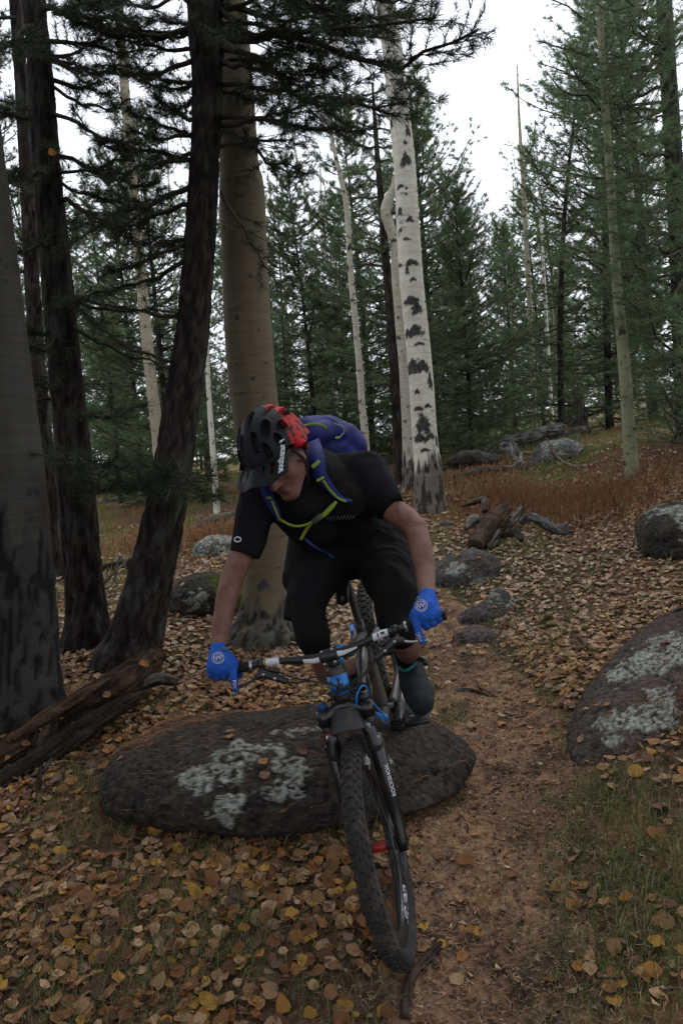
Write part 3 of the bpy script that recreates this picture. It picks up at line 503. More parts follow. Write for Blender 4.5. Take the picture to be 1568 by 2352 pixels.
# thin dead lower branches and curved twigs
# whole conifers
G = 'pines standing in the forest behind the rider'
def cx(px, py, d): p = P(px, py, d); return p
for (k, px, py, d, s, rz, lab) in (
    (0, 1005, 1030, 12.2, .92, .3, 'bushy green pine filling the gap right of the white aspen'),
    (1, 1110, 1015, 14.5, .72, 1.7, 'bushy pine behind the fallen log, right of the tallest bushy pine'),
    (0, 730, 1065, 13.2, .80, 2.2, 'young bushy pine seen right above the helmet'),
    (0, 1085, 1035, 11.2, .60, 2.6, 'dense green pine whose low boughs droop over the dark fallen log'),
    (1, 860, 1070, 13.5, 1.0, 1.2, 'bushy pine seen between the slender aspen and the dark straight trunk'),
    (0, 960, 1040, 16.0, 1.05, 4.4, 'tall bushy pine directly behind the white aspen trunk'),
    (1, 1185, 1015, 17.0, .78, .7, 'broad green pine left of the open pointed pine'),
    (1, 670, 1075, 17.0, .95, 3.9, 'green pine behind the big tan aspen, right side'),
    (1, 800, 1060, 16.0, .90, 5.1, 'pine standing behind the slender bare aspen'),
    (2, 1290, 1005, 12.5, .56, .9, 'open pointed pine whose tip stands clear against the white sky'),
    (0, 1400, 990, 13.5, 1.20, 4.1, 'full pine behind the greenish aspen trunk'),
    (2, 1500, 1000, 13.0, .85, 2.9, 'tall pine behind the right edge boughs'),
    (3, 1440, 960, 19.0, 1.00, 2.0, 'distant tall pine beyond the grey snag on the right'),
    (0, 1250, 1010, 20.0, .95, 1.0, 'distant bushy pine under the split dead pole'),
    (1, 1180, 1020, 24.0, 1.0, 3.0, 'distant low pine between the bushy pine and the dead pole'),
    (2, 170, 1190, 12.0, .50, 4.4, 'tall pine in the gap right of the slim dark trunk'),
    (3, 280, 1170, 13.5, .52, 5.5, 'thin crowned pine between the two dark left pines'),
    (0, 400, 1160, 12.5, .95, .5, 'green pine behind the leaning pine trunk'),
    (3, 60, 1190, 10.0, .62, 1.1, 'pine behind the thick grey trunk at the left edge'),
    (1, 330, 1130, 18.0, 1.2, 2.7, 'distant pine low between the left trunks'),
    (2, 480, 1110, 17.0, .75, .2, 'pine far behind the short thin aspen'),
    (1, 560, 1100, 20.0, 1.1, 4.0, 'distant pine hidden mostly by the tan aspen'),
    (2, 20, 1170, 16.0, .62, 3.3, 'distant pine at the far left edge'),
    (0, 210, 1140, 21.0, 1.3, 1.9, 'far bushy pine low on the left horizon')):
    conifer(k, cx(px, py, d), s, rz, lab, None)
# the far wood: more distant stems
_r = np.random.default_rng(5); GF = 'far pines closing the view'; GA = 'far bare aspens among the pines'
BAND = ((75, 'by the left edge trunk'), (250, 'behind the two dark left pine trunks'), (420, 'left of the leaning pine'), (560, 'right of the leaning pine'), (720, 'above the rider\'s helmet'), (880, 'above the blue backpack'),
        (1020, 'beside the tall white aspen'), (1200, 'right of the tall white aspen'), (1340, 'above the pale lichened rock'), (1480, 'near the greenish aspen'), (9999, 'by the right edge'))
ORD = ('leftmost', 'second from left', 'third from left', 'fourth from left', 'fifth from left', 'sixth from left', 'seventh from left', 'eighth from left', 'ninth from left', 'tenth from left', 'eleventh from left')
far = []
for k in range(34):
    x_ = _r.uniform(-60, 1640); far.append(('p', x_, _r.uniform(24, 48), int(_r.integers(0, 4)), _r.uniform(.7, 1.1)*(.65 if 1020 < x_ < 1260 else 1), _r.uniform(0, 6)))
for k in range(16): far.append(('p', _r.uniform(0, 1568), _r.uniform(19, 34), int(_r.integers(0, 2)), _r.uniform(.6, 1.0), _r.uniform(0, 6)))
for k in range(34):
    x_ = _r.choice([_r.uniform(420, 900), _r.uniform(1060, 1560), _r.uniform(0, 400)]); far.append(('a', x_, _r.uniform(18, 40), int(_r.integers(0, 4)), _r.uniform(.75, 1.2)*(.55 if x_ > 1000 else .85), _r.uniform(0, 6)))
cnt_ = {}
for f in sorted(far, key=lambda q: q[1]):
    bn = next(t for lim, t in BAND if f[1] < lim); c_ = cnt_.get((f[0], bn), 0); cnt_[(f[0], bn)] = c_+1
    if f[0] == 'p': conifer(f[3], cx(f[1], 1050, f[2]), f[4], f[5], 'far pine %s, %s' % (bn, ORD[c_]), GF)
    else: aspen(f[3], cx(f[1], 1050, f[2]), f[4], f[5], 'far bare aspen %s, %s' % (bn, ORD[c_]), GA, (_r.normal()*.03, _r.normal()*.03))
# unseen pines added beside and behind the camera to shade the near ground
GC = 'unseen shade pines added around the camera'
for (k, x, y, s) in ((2, -3.6, 1.0, 1.0), (2, -2.6, -2.4, 1.1), (2, 2.6, -2.2, 1.1), (0, 4.8, 4.4, 1.3), (2, 0, -4.5, 1.15), (2, -5.2, 4.6, 1.05), (2, -5.8, -.8, 1.1), (0, -3.9, 3.0, 1.3), (4, -1.7, .1, 1.), (4, 1.8, -.1, 1.), (4, 2.8, 1.5, 1.0), (4, -2.5, 1.7, 1.0), (4, .2, -1.4, 1.05), (4, 4.2, -.6, 1.1), (4, -4.4, -.8, 1.1)):
    conifer(k, (x, y, 0), s, x*2.1+y, 'unseen pine added around the camera to shade the near trail', GC)
# ------------------------------------------------------------------ rocks
rocks = []
m_rock = mat('boulder_stone', (1, 1, 1), .95, c2=(.55, .52, .5), ns=40, bump=2.5, bs=45, spec=.15)
def make_rock(name, label, c, half, top, seed, base=(.060, .052, .046), lichen=(), lich_n=0., moss=0., sub=6, ex=2.6, rot=0., amp=.10, fine=.012, cat='boulder', sink=.12, slant=0.):
    'c: ground point; half: half sizes along x and y; top: height above the ground'
    import bmesh
    bm = bmesh.new(); bmesh.ops.create_icosphere(bm, subdivisions=sub, radius=1.0); V = np.array([v.co[:] for v in bm.verts]); T = np.array([[v.index for v in f.verts] for f in bm.faces]); bm.free()
    D = V/np.linalg.norm(V, axis=1)[:, None]; k = (np.abs(D)**ex).sum(1)**(-1/ex); S = D*k[:, None]
    z0 = float(zg(c[0], c[1])); hz = (top+sink)/2; W = S*np.array([half[0], half[1], hz])
    W *= (1+amp*2.6*(fbm(D*1.3+seed, 3)-.5))[:, None]; W[:, 2] += slant*W[:, 0]+.10*hz*(np.round(fbm(D*2.2+seed+5, 2)*6)/6-.5); W += D*(fine*2*(fbm(W*14+seed, 4)-.5))[:, None]; W[:, 2] *= np.where(W[:, 2] > 0, 1, 1)
    cr, sr = math.cos(rot), math.sin(rot); W = np.stack([W[:, 0]*cr-W[:, 1]*sr, W[:, 0]*sr+W[:, 1]*cr, W[:, 2]], 1)
    W += np.array([c[0], c[1], z0+top-hz])
    g = zg(W[:, 0], W[:, 1])-z0; W[:, 2] += g*.6
    n = fbm(W*9+seed, 4); f = vn(W*90); C = np.array(base)*(.6+.8*n[:, None])*(.75+.5*f[:, None])
    pit = ss(.62, .7, fbm(W*38+seed, 2)); C *= (1-.5*pit[:, None]); W -= D*(.004*pit)[:, None]
    red = ss(.52, .62, fbm(W*3+seed+9, 3)); C = C*(1-.5*red[:, None])+np.array([.085, .058, .045])*(.7+.6*f[:, None])*.5*red[:, None]
    m = np.zeros(len(W)); e = fbm(W*26+seed, 3); vv = W-np.array([0, 0, CAMH]); dd = vv@cF; PX = 784+FPX*(vv@cX)/dd; PY = 1176-FPX*(vv@cU)/dd
    def seen(px, py):
        k = np.argsort(np.hypot(PX-px, PY-py))[:60]; return W[k[np.argmin(dd[k])]]
    for (qx_, qy_, r) in lichen:
        q = seen(qx_, qy_); m = np.maximum(m, ss(1.0, .85, np.linalg.norm((W-q)/np.asarray(r), axis=1)+(fbm(W*9+3, 2)-.5)*1.4+(e-.5)*2.0))
    if lich_n: m = np.maximum(m, ss(.62-lich_n*.1, .66-lich_n*.1, fbm(W*5.5+seed, 3)*.72+e*.28))
    grain = fbm(W*75+seed, 2); hole = ss(.38, .46, grain); m = m*hole
    C = C*(1-m[:, None])+np.array([.31, .33, .285])*(.55+.8*vn(W*160)[:, None])*m[:, None]; W += D*(m*.006*(.4+grain))[:, None]
    if moss:
        mm = ss(.60-moss*.2, .68-moss*.2, fbm(W*4+seed+31, 3))*ss(-.3, .5, D[:, 2]+.3); C = C*(1-mm[:, None])+np.array([.075, .080, .012])*(.6+.8*f[:, None])*mm[:, None]
    o = MB().add(W, T, None, C).build(name, m_rock, None, np.array([c[0], c[1], z0])); tag(o, label, cat); rocks.append((W, D)); return W
RA = (P(225, 1810, 3.38)+P(1085, 1775, 3.42))/2
LQ = lambda x, y, d, r: (x, y, r)
rockW = make_rock('boulder', 'large flat dark boulder with pale lichen patches under the bike', RA+np.array([-.02, .06, 0]), (.82, .50), .25, 3, base=(.050, .042, .035), ex=2.1, sub=7, amp=.12, slant=.0,
    lichen=[LQ(470, 1762, 3.17, (.11, .09, .08)), LQ(560, 1715, 3.35, (.15, .08, .07)), LQ(530, 1838, 3.06, (.055, .05, .06)), LQ(655, 1745, 3.25, (.10, .06, .06)), LQ(690, 1668, 3.6, (.12, .05, .05)), LQ(640, 1795, 3.1, (.08, .06, .03)), LQ(890, 1745, 3.25, (.04, .06, .06))])
make_rock('boulder', 'long low boulder with green grey lichen crusts sunk in the right bank beside the trail', (1.52, 3.82, 0), (.94, .31), .16, 8, slant=.13, base=(.080, .062, .054), ex=2.2, sub=7, rot=R(50), amp=.12,
    lichen=[LQ(1420, 1545, 3.9, (.10, .10, .05)), LQ(1490, 1510, 3.7, (.16, .14, .06)), LQ(1500, 1590, 3.7, (.07, .07, .07)), LQ(1420, 1640, 3.45, (.10, .08, .10)), LQ(1480, 1640, 3.5, (.14, .08, .08)), LQ(1530, 1470, 4.0, (.10, .14, .06)), LQ(1390, 1690, 3.4, (.04, .04, .06))])
make_rock('boulder', 'big mossy dark boulder cut by the right edge halfway up', P(1545, 1262, 6.3)+np.array([.12, .1, 0]), (.36, .32), .34, 12, base=(.055, .050, .045), lich_n=.5, moss=.12, ex=2.3, sub=6)
make_rock('boulder', 'smooth grey rounded rock lying just right of the rider\'s elbow', P(1070, 1298, 6.6), (.30, .22), .20, 14, base=(.10, .092, .088), lich_n=.2, ex=2.2, sub=5)
make_rock('rock', 'flat reddish stone sunk in the leaves beside the trail', P(1085, 1440, 5.4), (.17, .13), .07, 15, base=(.12, .095, .09), ex=2.2, sub=5, cat='rock')
make_rock('rock', 'flat stone with a lichened cobble standing on it', P(1115, 1395, 5.75), (.20, .12), .08, 16, base=(.10, .09, .085), ex=2.2, sub=5, cat='rock')
make_rock('rock', 'small cobble with pale lichen on the flat stone right of the glove', P(1148, 1378, 5.8), (.10, .08), .15, 17, base=(.09, .09, .085), lich_n=1.2, ex=2.1, sub=5, cat='rock')
make_rock('boulder', 'low mossy dark boulder between the leaning pine and the rider\'s forearm', P(480, 1385, 6.1), (.30, .25), .26, 18, base=(.050, .048, .040), lich_n=.3, moss=1.0, ex=2.2, sub=5)
make_rock('boulder', 'pale grey lichened rock left of the rider\'s sleeve', P(500, 1288, 8.0), (.24, .2), .16, 19, base=(.11, .11, .105), lich_n=1.2, ex=2.2, sub=5)
make_rock('boulder', 'pale lichen covered rock among dry ferns below the fallen log', P(1282, 1068, 9.7), (.30, .24), .24, 20, base=(.17, .18, .165), lich_n=1.8, ex=2.2, sub=5, amp=.2)
make_rock('rock', 'small grey stone in dry grass right of the white aspen foot', P(1022, 1193, 8.0), (.05, .05), .05, 22, base=(.16, .15, .14), sub=4, cat='rock')
make_rock('rock', 'low brown stone half buried in grass right of the root pile', P(1100+120, 1096, 9.6), (.18, .1), .06, 23, base=(.12, .10, .09), sub=4, cat='rock')
def surf(x, y):
    'height of the ground or of the big boulder top'
    z = zg(x, y); return z
# ------------------------------------------------------------------ fallen wood
def log(name, label, cat, pts, rads, c1=(.11, .10, .09), c2=(.03, .025, .022), seed=0, rough=.15, n=40, parent=None, streak=1., step=.02, lich=0., asp=False):
    p = spline(np.hstack([np.asarray(pts, float), np.asarray(rads, float)[:, None]]), 10); s = np.concatenate([[0], np.cumsum(np.linalg.norm(np.diff(p[:, :3], axis=0), axis=1))])
    m = max(8, int(s[-1]/step)); t = np.linspace(0, s[-1], m); c = np.stack([np.interp(t, s, p[:, k]) for k in range(4)], 1)
    V, T, Q = tube(c[:, :3], c[:, 3], n); k = m*n; S = V[:k].reshape(m, n, 3); N = S-c[:, None, :3]; r = np.linalg.norm(N, axis=2, keepdims=True)
    N = N/np.maximum(r, 1e-5); q = N*np.maximum(c[:, 3], .02)[:, None, None]*80+np.array([seed*3.3, 0, 0])+t[:, None, None]*np.array([5., 5., 5.]); f = fbm(q+2*vn(q*.35)[..., None], 4)
    big = fbm(N*1.6+t[:, None, None]*4+seed, 3); S += N*(r*rough*2*(big-.5)+r*rough*.9*(ss(.4, .6, f)[..., None]-.5) if False else (r*(rough*2*(big-.5)[..., None]+rough*.8*(ss(.38, .6, f)-.5)[..., None])))
    w = ss(.36, .62, f)[..., None]; C = np.array(c2)*(1-w)+np.array(c1)*w
    if lich: l = ss(.55, .6, fbm(S*9+seed, 3))[..., None]*lich; C = C*(1-l)+np.array([.26, .27, .25])*l
    V[:k] = S.reshape(-1, 3); o = MB().add(V, T, Q, np.vstack([C.reshape(-1, 3), C[0].mean(0)*.5, C[-1].mean(0)*.5])).build(name, m_deadwood, parent, None if parent else np.asarray(pts[0], float))
    if label: tag(o, label, cat)
    return o
def gpt(px, py, dz=0.): g, t = Gp(px, py); g[2] += dz; return g
# the long rotten log at the left
t = thing('rotten_log', 'long rotten root log lying from the leaning pine down to the left edge', 'log', gpt(200, 1640))
log('log_body', None, None, [P(372, 1500, 4.55), P(330, 1535, 4.45), P(262, 1585, 4.25), P(170, 1640, 4.05), P(70, 1705, 3.85), P(-60, 1790, 3.65)], [.04, .08, .095, .095, .09, .08], (.075, .047, .031), (.028, .020, .016), 1, .22, 60, t, step=.012)
log('log_body', None, None, [P(340, 1590, 4.2), P(270, 1625, 4.05), P(170, 1690, 3.85), P(60, 1770, 3.65), P(-40, 1830, 3.5)], [.015, .04, .055, .06, .05], (.055, .038, .028), (.022, .017, .014), 2, .25, 48, t, step=.012)
log('splinter', None, None, [P(352, 1492, 4.5), P(330, 1520, 4.45), P(300, 1560, 4.3), P(262, 1600, 4.2)], [.012, .040, .052, .02], (.085, .058, .042), (.022, .017, .014), 3, .3, 32, t, step=.01)
log('splinter', None, None, [P(150, 1625, 4.0), P(120, 1660, 3.9), P(96, 1705, 3.8), P(60, 1760, 3.7)], [.012, .045, .05, .018], (.075, .055, .042), (.022, .017, .014), 4, .3, 32, t, step=.01)
log('splinter', None, None, [P(255, 1560, 4.15), P(180, 1605, 3.98), P(110, 1648, 3.85), P(30, 1700, 3.75)], [.01, .03, .034, .01], (.10, .06, .038), (.03, .021, .016), 5, .3, 24, t, step=.01)
log('fallen_branch', 'short dead root end poking right of the rotten log', 'branch', [P(290, 1598, 4.3), P(330, 1575, 4.35), P(370, 1560, 4.4), P(408, 1566, 4.4)], [.012, .03, .036, .02], (.13, .11, .09), (.03, .025, .02), 5, .25)
for nm, lab, pts, rr in (
    ('fallen_branch', 'grey stick lying on leaves left of the big boulder', [(100, 1790, .03), (130, 1745, .03), (158, 1715, .03)], .011),
    ('fallen_branch', 'thin dark twig on the leaves under the left glove', [(285, 1625, .01), (320, 1618, .01), (345, 1612, .01), (365, 1605, .02)], .007),
    ('fallen_branch', 'short pale twig on leaves below the left brake lever', [(395, 1590, .01), (415, 1580, .015), (432, 1590, .01)], .005),
    ('fallen_branch', 'dark root crossing the trail behind the front shoe', [(1025, 1594, -.005), (1060, 1590, .01), (1100, 1597, .01), (1140, 1612, -.004)], .014),
    ('fallen_branch', 'thin stick on the leaves above the root crossing the trail', [(1095, 1535, .0), (1130, 1515, .01), (1160, 1503, .01), (1190, 1490, .0)], .008),
    ('fallen_branch', 'small dark stub on the trail below the right boulder', [(1215, 1792, .0), (1228, 1782, .01), (1240, 1788, .01)], .012),
    ('fallen_branch', 'pale thin twig lying in duff left of the front tyre', [(640, 2130, .008), (690, 2112, .012), (730, 2093, .01)], .004),
    ('fallen_branch', 'short grey stick upright in leaves at the left edge', [(85, 1850, .0), (92, 1820, .04), (97, 1795, .06)], .012),
    ('fallen_branch', 'long pale twig arching over leaves beside the third left trunk', [(200, 1415, .03), (250, 1378, .16), (300, 1340, .22), (345, 1270, .3)], .010),
    ('fallen_branch', 'slender grey stick leaning between the left pine feet', [(205, 1390, .1), (260, 1372, .1), (285, 1345, .25), (310, 1395, .0)], .008)):
    log(nm, lab, 'branch', [gpt(*q) for q in pts], [rr*.7]+[rr]*(len(pts)-2)+[rr*.5], (.12, .10, .085), (.04, .033, .028), len(lab), .2, 14, step=.01)
t = thing('tree_root', 'forked dark root crawling over the dirt beside the front tyre', 'root', gpt(960, 2260))
log('root', None, None, [gpt(1022, 2145, -.01), gpt(1012, 2180, .008), gpt(985, 2210, .012), gpt(955, 2245, .012), gpt(938, 2290, .014), gpt(932, 2360, .01)], [.008, .012, .015, .014, .018, .016], (.085, .060, .048), (.04, .028, .022), 31, .2, 24, t, step=.008)
log('root_fork', None, None, [gpt(985, 2208, .01), gpt(1000, 2225, .01), gpt(1005, 2245, -.006)], [.011, .010, .006], (.085, .060, .048), (.04, .028, .022), 32, .2, 16, t, step=.008)
log('root_fork', None, None, [gpt(850, 2210, -.004), gpt(862, 2190, .012), gpt(880, 2182, .008)], [.010, .016, .010], (.075, .055, .046), (.04, .028, .022), 33, .2, 16, t, step=.008)
# right middle ground
t = thing('fallen_log', 'big dark fallen log sloping up behind the lichened rock', 'log', onz(P(1150, 1045, 13)))
log('log_body', None, None, [P(990, 1092, 10.3), P(1080, 1050, 10.8), P(1180, 1012, 11.3), P(1286, 984, 11.8)], [.06, .075, .09, .095], (.17, .16, .145), (.03, .026, .022), 41, .08, 32, t, step=.03, lich=.25)
log('broken_end', None, None, [P(1284, 985, 11.78), P(1296, 982, 11.85)], [.09, .05], (.30, .17, .08), (.08, .045, .03), 42, .25, 20, t)
log('fallen_log', 'weathered grey log lying parallel behind the end of the big dark log', 'log', [P(1190, 1035, 11.4), P(1250, 1012, 11.9), P(1320, 992, 12.4), P(1350, 985, 12.6)], [.03, .07, .08, .06], (.15, .13, .115), (.05, .042, .036), 43, .15, 24, step=.03)
log('fallen_log', 'short smooth grey log below the left end of the big dark log', 'log', [P(1028, 1062, 10.4), P(1060, 1052, 10.4), P(1100, 1052, 10.4), P(1150, 1057, 10.3)], [.05, .09, .09, .06], (.15, .14, .13), (.07, .062, .056), 44, .08, 24, step=.03)
log('rotten_wood', 'pale crumbling wood chunk above the bleached branch', 'dead wood', [P(1150, 1030, 10.2), P(1172, 1030, 10.1), P(1185, 1050, 10.0), P(1192, 1068, 9.9)], [.05, .08, .07, .05], (.27, .27, .25), (.07, .06, .055), 45, .3, 24, step=.02)
t = thing('bleached_branch', 'curved bone white dead branch lying in front of the lichened rock', 'branch', gpt(1200, 1075))
log('branch_stem', None, None, [P(1218, 1040, 9.8), P(1200, 1042, 9.8), P(1195, 1060, 9.7), P(1215, 1068, 9.6), P(1245, 1076, 9.5), P(1280, 1078, 9.4)], [.018, .026, .03, .026, .026, .014], (.42, .39, .35), (.2, .18, .16), 46, .12, 14, t)
log('branch_fork', None, None, [P(1195, 1060, 9.7), P(1180, 1064, 9.6)], [.02, .012], (.42, .39, .35), (.2, .18, .16), 47, .12, 10, t)
log('fallen_branch', 'pale crooked branch standing over the lichened rock', 'branch', [P(1252, 1006, 9.4), P(1264, 1020, 9.3), P(1268, 1040, 9.2), P(1290, 1060, 9.1), P(1318, 1072, 9.0), P(1340, 1072, 9.)], [.01, .018, .022, .022, .02, .012], (.30, .25, .19), (.10, .085, .07), 48, .15, 12)
log('fallen_branch', 'weathered plank like branch lying in grass right of the white aspen', 'branch', [gpt(1040, 1103, .04), gpt(1090, 1098, .07), gpt(1140, 1090, .06), gpt(1178, 1082, .05), gpt(1186, 1070, .06)], [.03, .045, .035, .025, .01], (.22, .20, .175), (.07, .06, .052), 49, .25, 16)
t = thing('root_pile', 'heap of broken reddish roots and rotten stump below the lichened rock', 'stump', gpt(1250, 1130))
for k, (pts, rr) in enumerate((([P(1205, 1115, 9.2), P(1235, 1108, 9.2), P(1275, 1108, 9.2), P(1285, 1112, 9.2)], .035), ([P(1262, 1105, 9.3), P(1258, 1088, 9.3), P(1266, 1078, 9.3)], .04), ([P(1225, 1125, 9.1), P(1250, 1112, 9.1), P(1272, 1120, 9.1), P(1280, 1140, 9.0)], .06),
    ([P(1235, 1150, 9.0), P(1232, 1125, 9.0), P(1245, 1110, 9.1)], .07), ([P(1278, 1098, 9.3), P(1300, 1082, 9.4), P(1330, 1066, 9.6)], .018), ([P(1285, 1112, 9.2), P(1310, 1118, 9.1), P(1322, 1148, 9.0)], .010), ([P(1190, 1122, 9.2), P(1186, 1108, 9.2), P(1190, 1126, 9.1)], .018), ([P(1260, 1140, 9.), P(1275, 1130, 9.0), P(1283, 1145, 8.9)], .05))):
    log('root', None, None, pts, [rr*.6]+[rr]*(len(pts)-2)+[rr*.5], (.16, .105, .075), (.03, .022, .018), 50+k, .3, 18, t, step=.02)
t = thing('rotten_log', 'hollow rotten log full of leaves right of the rider\'s shoulder', 'log', gpt(1140, 1230))
log('bark_side', None, None, [P(1122, 1262, 7.2), P(1150, 1225, 7.4), P(1175, 1195, 7.6), P(1200, 1165, 7.8)], [.035, .045, .045, .03], (.17, .14, .12), (.02, .016, .013), 61, .35, 24, t)
log('rotten_core', None, None, [P(1090, 1255, 7.15), P(1105, 1225, 7.35), P(1130, 1195, 7.5), P(1160, 1165, 7.7)], [.07, .085, .085, .06], (.115, .075, .055), (.05, .035, .028), 62, .18, 30, t)
log('bark_side', None, None, [P(1068, 1215, 7.3), P(1085, 1195, 7.45), P(1095, 1185, 7.5)], [.02, .05, .03], (.22, .21, .20), (.09, .085, .08), 63, .3, 16, t)
log('root', None, None, [P(1060, 1162, 7.9), P(1090, 1152, 7.9), P(1108, 1148, 7.9), P(1112, 1175, 7.8)], [.015, .03, .035, .03], (.15, .12, .10), (.04, .03, .025), 64, .3, 18, t)
t = thing('fallen_branch', 'twisted grey driftwood like branch right of the hollow rotten log', 'branch', gpt(1230, 1205))
log('branch_stem', None, None, [P(1195, 1202, 7.3), P(1215, 1188, 7.3), P(1245, 1198, 7.2), P(1265, 1212, 7.1), P(1290, 1222, 7.1), P(1318, 1222, 7.1)], [.03, .042, .045, .038, .03, .012], (.17, .165, .16), (.03, .028, .026), 65, .3, 20, t)
log('branch_fork', None, None, [P(1255, 1208, 7.15), P(1285, 1212, 7.1), P(1304, 1200, 7.1)], [.03, .028, .014], (.17, .165, .16), (.03, .028, .026), 66, .3, 16, t)
log('root_fork', None, None, [P(1165, 1225, 7.2), P(1185, 1225, 7.1), P(1198, 1242, 7.0)], [.03, .035, .02], (.07, .06, .052), (.02, .018, .016), 67, .3, 16, t)
t = thing('snag', 'splintered grey stump of a broken tree beyond the fallen logs', 'stump', onz(P(1330, 1000, 13.2)))
for k, (x, h) in enumerate(((1318, 880), (1326, 862), (1333, 893), (1341, 925), (1311, 935))):
    log('wood_splinter', None, None, [P(x+(x-1327)*.9, 1012, 13.2), P(x+2, 960, 13.2), P(x, h, 13.2)], [.055, .035, .008], (.20, .18, .16), (.06, .05, .045), 70+k, .2, 12, t, step=.03)
log('fallen_log', 'pale fallen aspen trunk lying left of the rider\'s sleeve', 'log', [P(470, 1200, 10), P(510, 1188, 10), P(560, 1180, 10.1), P(640, 1172, 10.3)], [.045, .055, .055, .05], (.22, .185, .14), (.08, .065, .05), 81, .06, 20, step=.03)
log('fallen_log', 'dark fallen log behind the short thin aspen', 'log', [P(430, 1222, 9.4), P(465, 1205, 9.5), P(500, 1196, 9.6), P(545, 1192, 9.8)], [.03, .045, .045, .04], (.12, .11, .10), (.04, .035, .03), 82, .1, 20, step=.03)
log('fallen_log', 'mossy log crossing behind the feet of the left pines', 'log', [P(215, 1312, 7.6), P(270, 1300, 7.6), P(320, 1290, 7.6), P(380, 1285, 7.6)], [.04, .05, .05, .04], (.09, .075, .055), (.03, .025, .02), 83, .12, 20, step=.03)
log('fallen_log', 'bleached log far behind the left pines', 'log', [P(200, 1160, 14), P(300, 1140, 14), P(400, 1128, 14.4)], [.05, .06, .05], (.25, .24, .22), (.1, .09, .08), 84, .1, 16, step=.05)
log('fallen_log', 'grey log lying behind the blue backpack', 'log', [P(840, 1066, 13), P(880, 1060, 13), P(930, 1055, 13.2)], [.05, .06, .05], (.20, .18, .16), (.08, .07, .06), 85, .1, 16, step=.05)
# ------------------------------------------------------------------ leaf litter
m_leaf = mat('fallen_leaf', (1, 1, 1), .75, c2=(.68, .62, .56), ns=55, bump=.5, bs=120, spec=.25, trans=.12)
PAL = np.array([(.33, .21, .115), (.38, .28, .17), (.24, .13, .065), (.17, .095, .055), (.30, .155, .06), (.44, .29, .065), (.46, .36, .24), (.21, .16, .125), (.40, .22, .055), (.13, .085, .06)])
PAL = PAL*np.array([.88, .76, .66])
PW = np.array([.2, .18, .14, .1, .09, .05, .1, .07, .035, .035]); PW /= PW.sum()
def leaf_shape(r, fine=True):
    'outline of an aspen leaf, unit width'
    if fine: th = np.linspace(0, 2*np.pi, 11)[:-1]
    else: th = np.linspace(0, 2*np.pi, 7)[:-1]
    rad = .5*(1+.12*np.cos(th)+.10*r.normal(size=len(th))); x = rad*np.cos(th); y = rad*np.sin(th)*.95; x[0] += .10
    cup = r.uniform(-.6, 1.0); z = cup*(x**2)*.7+r.uniform(-.6, 1.0)*np.abs(y)*.4+r.normal(size=len(th))*.06
    V = np.vstack([np.stack([x, y, z], 1), [[0, 0, -.04]]]); n = len(th); T = np.array([[k, (k+1) % n, n] for k in range(n)]); return V, T
def density(x, y):
    q = np.stack([x, y, x*0], -1); d = ss(.40, .52, fbm(q*1.1+41, 3))*.75+.25*ss(.4, .55, fbm(q*3.7+12, 3)); td = trail_d(x, y)
    d = np.maximum(d, .75*ss(3.2, 4.2, y)); pth = ss(.40, .25, td)*ss(8.0, 5.2, y); d = d*(1-.90*pth)
    near = ss(.05, .45, np.abs(x-.05))  # bare worn soil left of the front wheel
    worn = np.exp(-(((x+.12)/.33)**2+((y-2.15)/.28)**2)); d = d*(1-.85*worn)
    return d*(1-.80*ss(6.6, 9.0, y+.6*(fbm(q*.9, 2)-.5)*4))
lr = np.random.default_rng(99)
def litter(n, x0, x1, y0, y1):
    x = lr.uniform(x0, x1, n); y = lr.uniform(y0, y1, n); k = lr.random(n) < density(x, y)
    vis = np.abs(x) < .55*y+.6; return x[k & vis], y[k & vis]
def leaf_frames(x, y, sz, tilt=.30, lift=.012):
    n = len(x); e = .02; z = zg(x, y); gx_ = (zg(x+e, y)-z)/e; gy_ = (zg(x, y+e)-z)/e
    N = np.stack([-gx_+lr.normal(size=n)*tilt, -gy_+lr.normal(size=n)*tilt, np.ones(n)], 1); N /= np.linalg.norm(N, axis=1)[:, None]
    a = lr.uniform(0, 2*np.pi, n); A = np.stack([np.cos(a), np.sin(a), 0*a], 1); A -= N*np.sum(A*N, 1)[:, None]; A /= np.linalg.norm(A, axis=1)[:, None]; B = np.cross(N, A)
    o = np.stack([x, y, z+lift*lr.uniform(.3, 1.6, n)+sz*.10], 1); return o, A, B, N
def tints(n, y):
    c = PAL[lr.choice(len(PAL), n, p=PW)]*lr.uniform(.75, 1.45, n)[:, None]; f = ss(3.5, 6, y)[:, None]; g = c.mean(1, keepdims=True)*np.array([1.12, .98, .82]); return c*(1-.45*f)*(1+.35*f)+g*1.45*.45*f  # farther leaves paler: the clearing's stronger light put into their colour
xs, ys = [], []
for a in ((10500, -2.2, 2.2, 1.7, 3.2), (27000, -3., 3.2, 3.2, 5.4), (44000, -5., 6., 5.4, 10.5)): x, y = litter(*a); xs.append(x); ys.append(y)
x = np.concatenate(xs); y = np.concatenate(ys); print('leaves', len(x))
sz = lr.triangular(.020, .034, .060, len(x)); o, A, B, N_ = leaf_frames(x, y, sz)
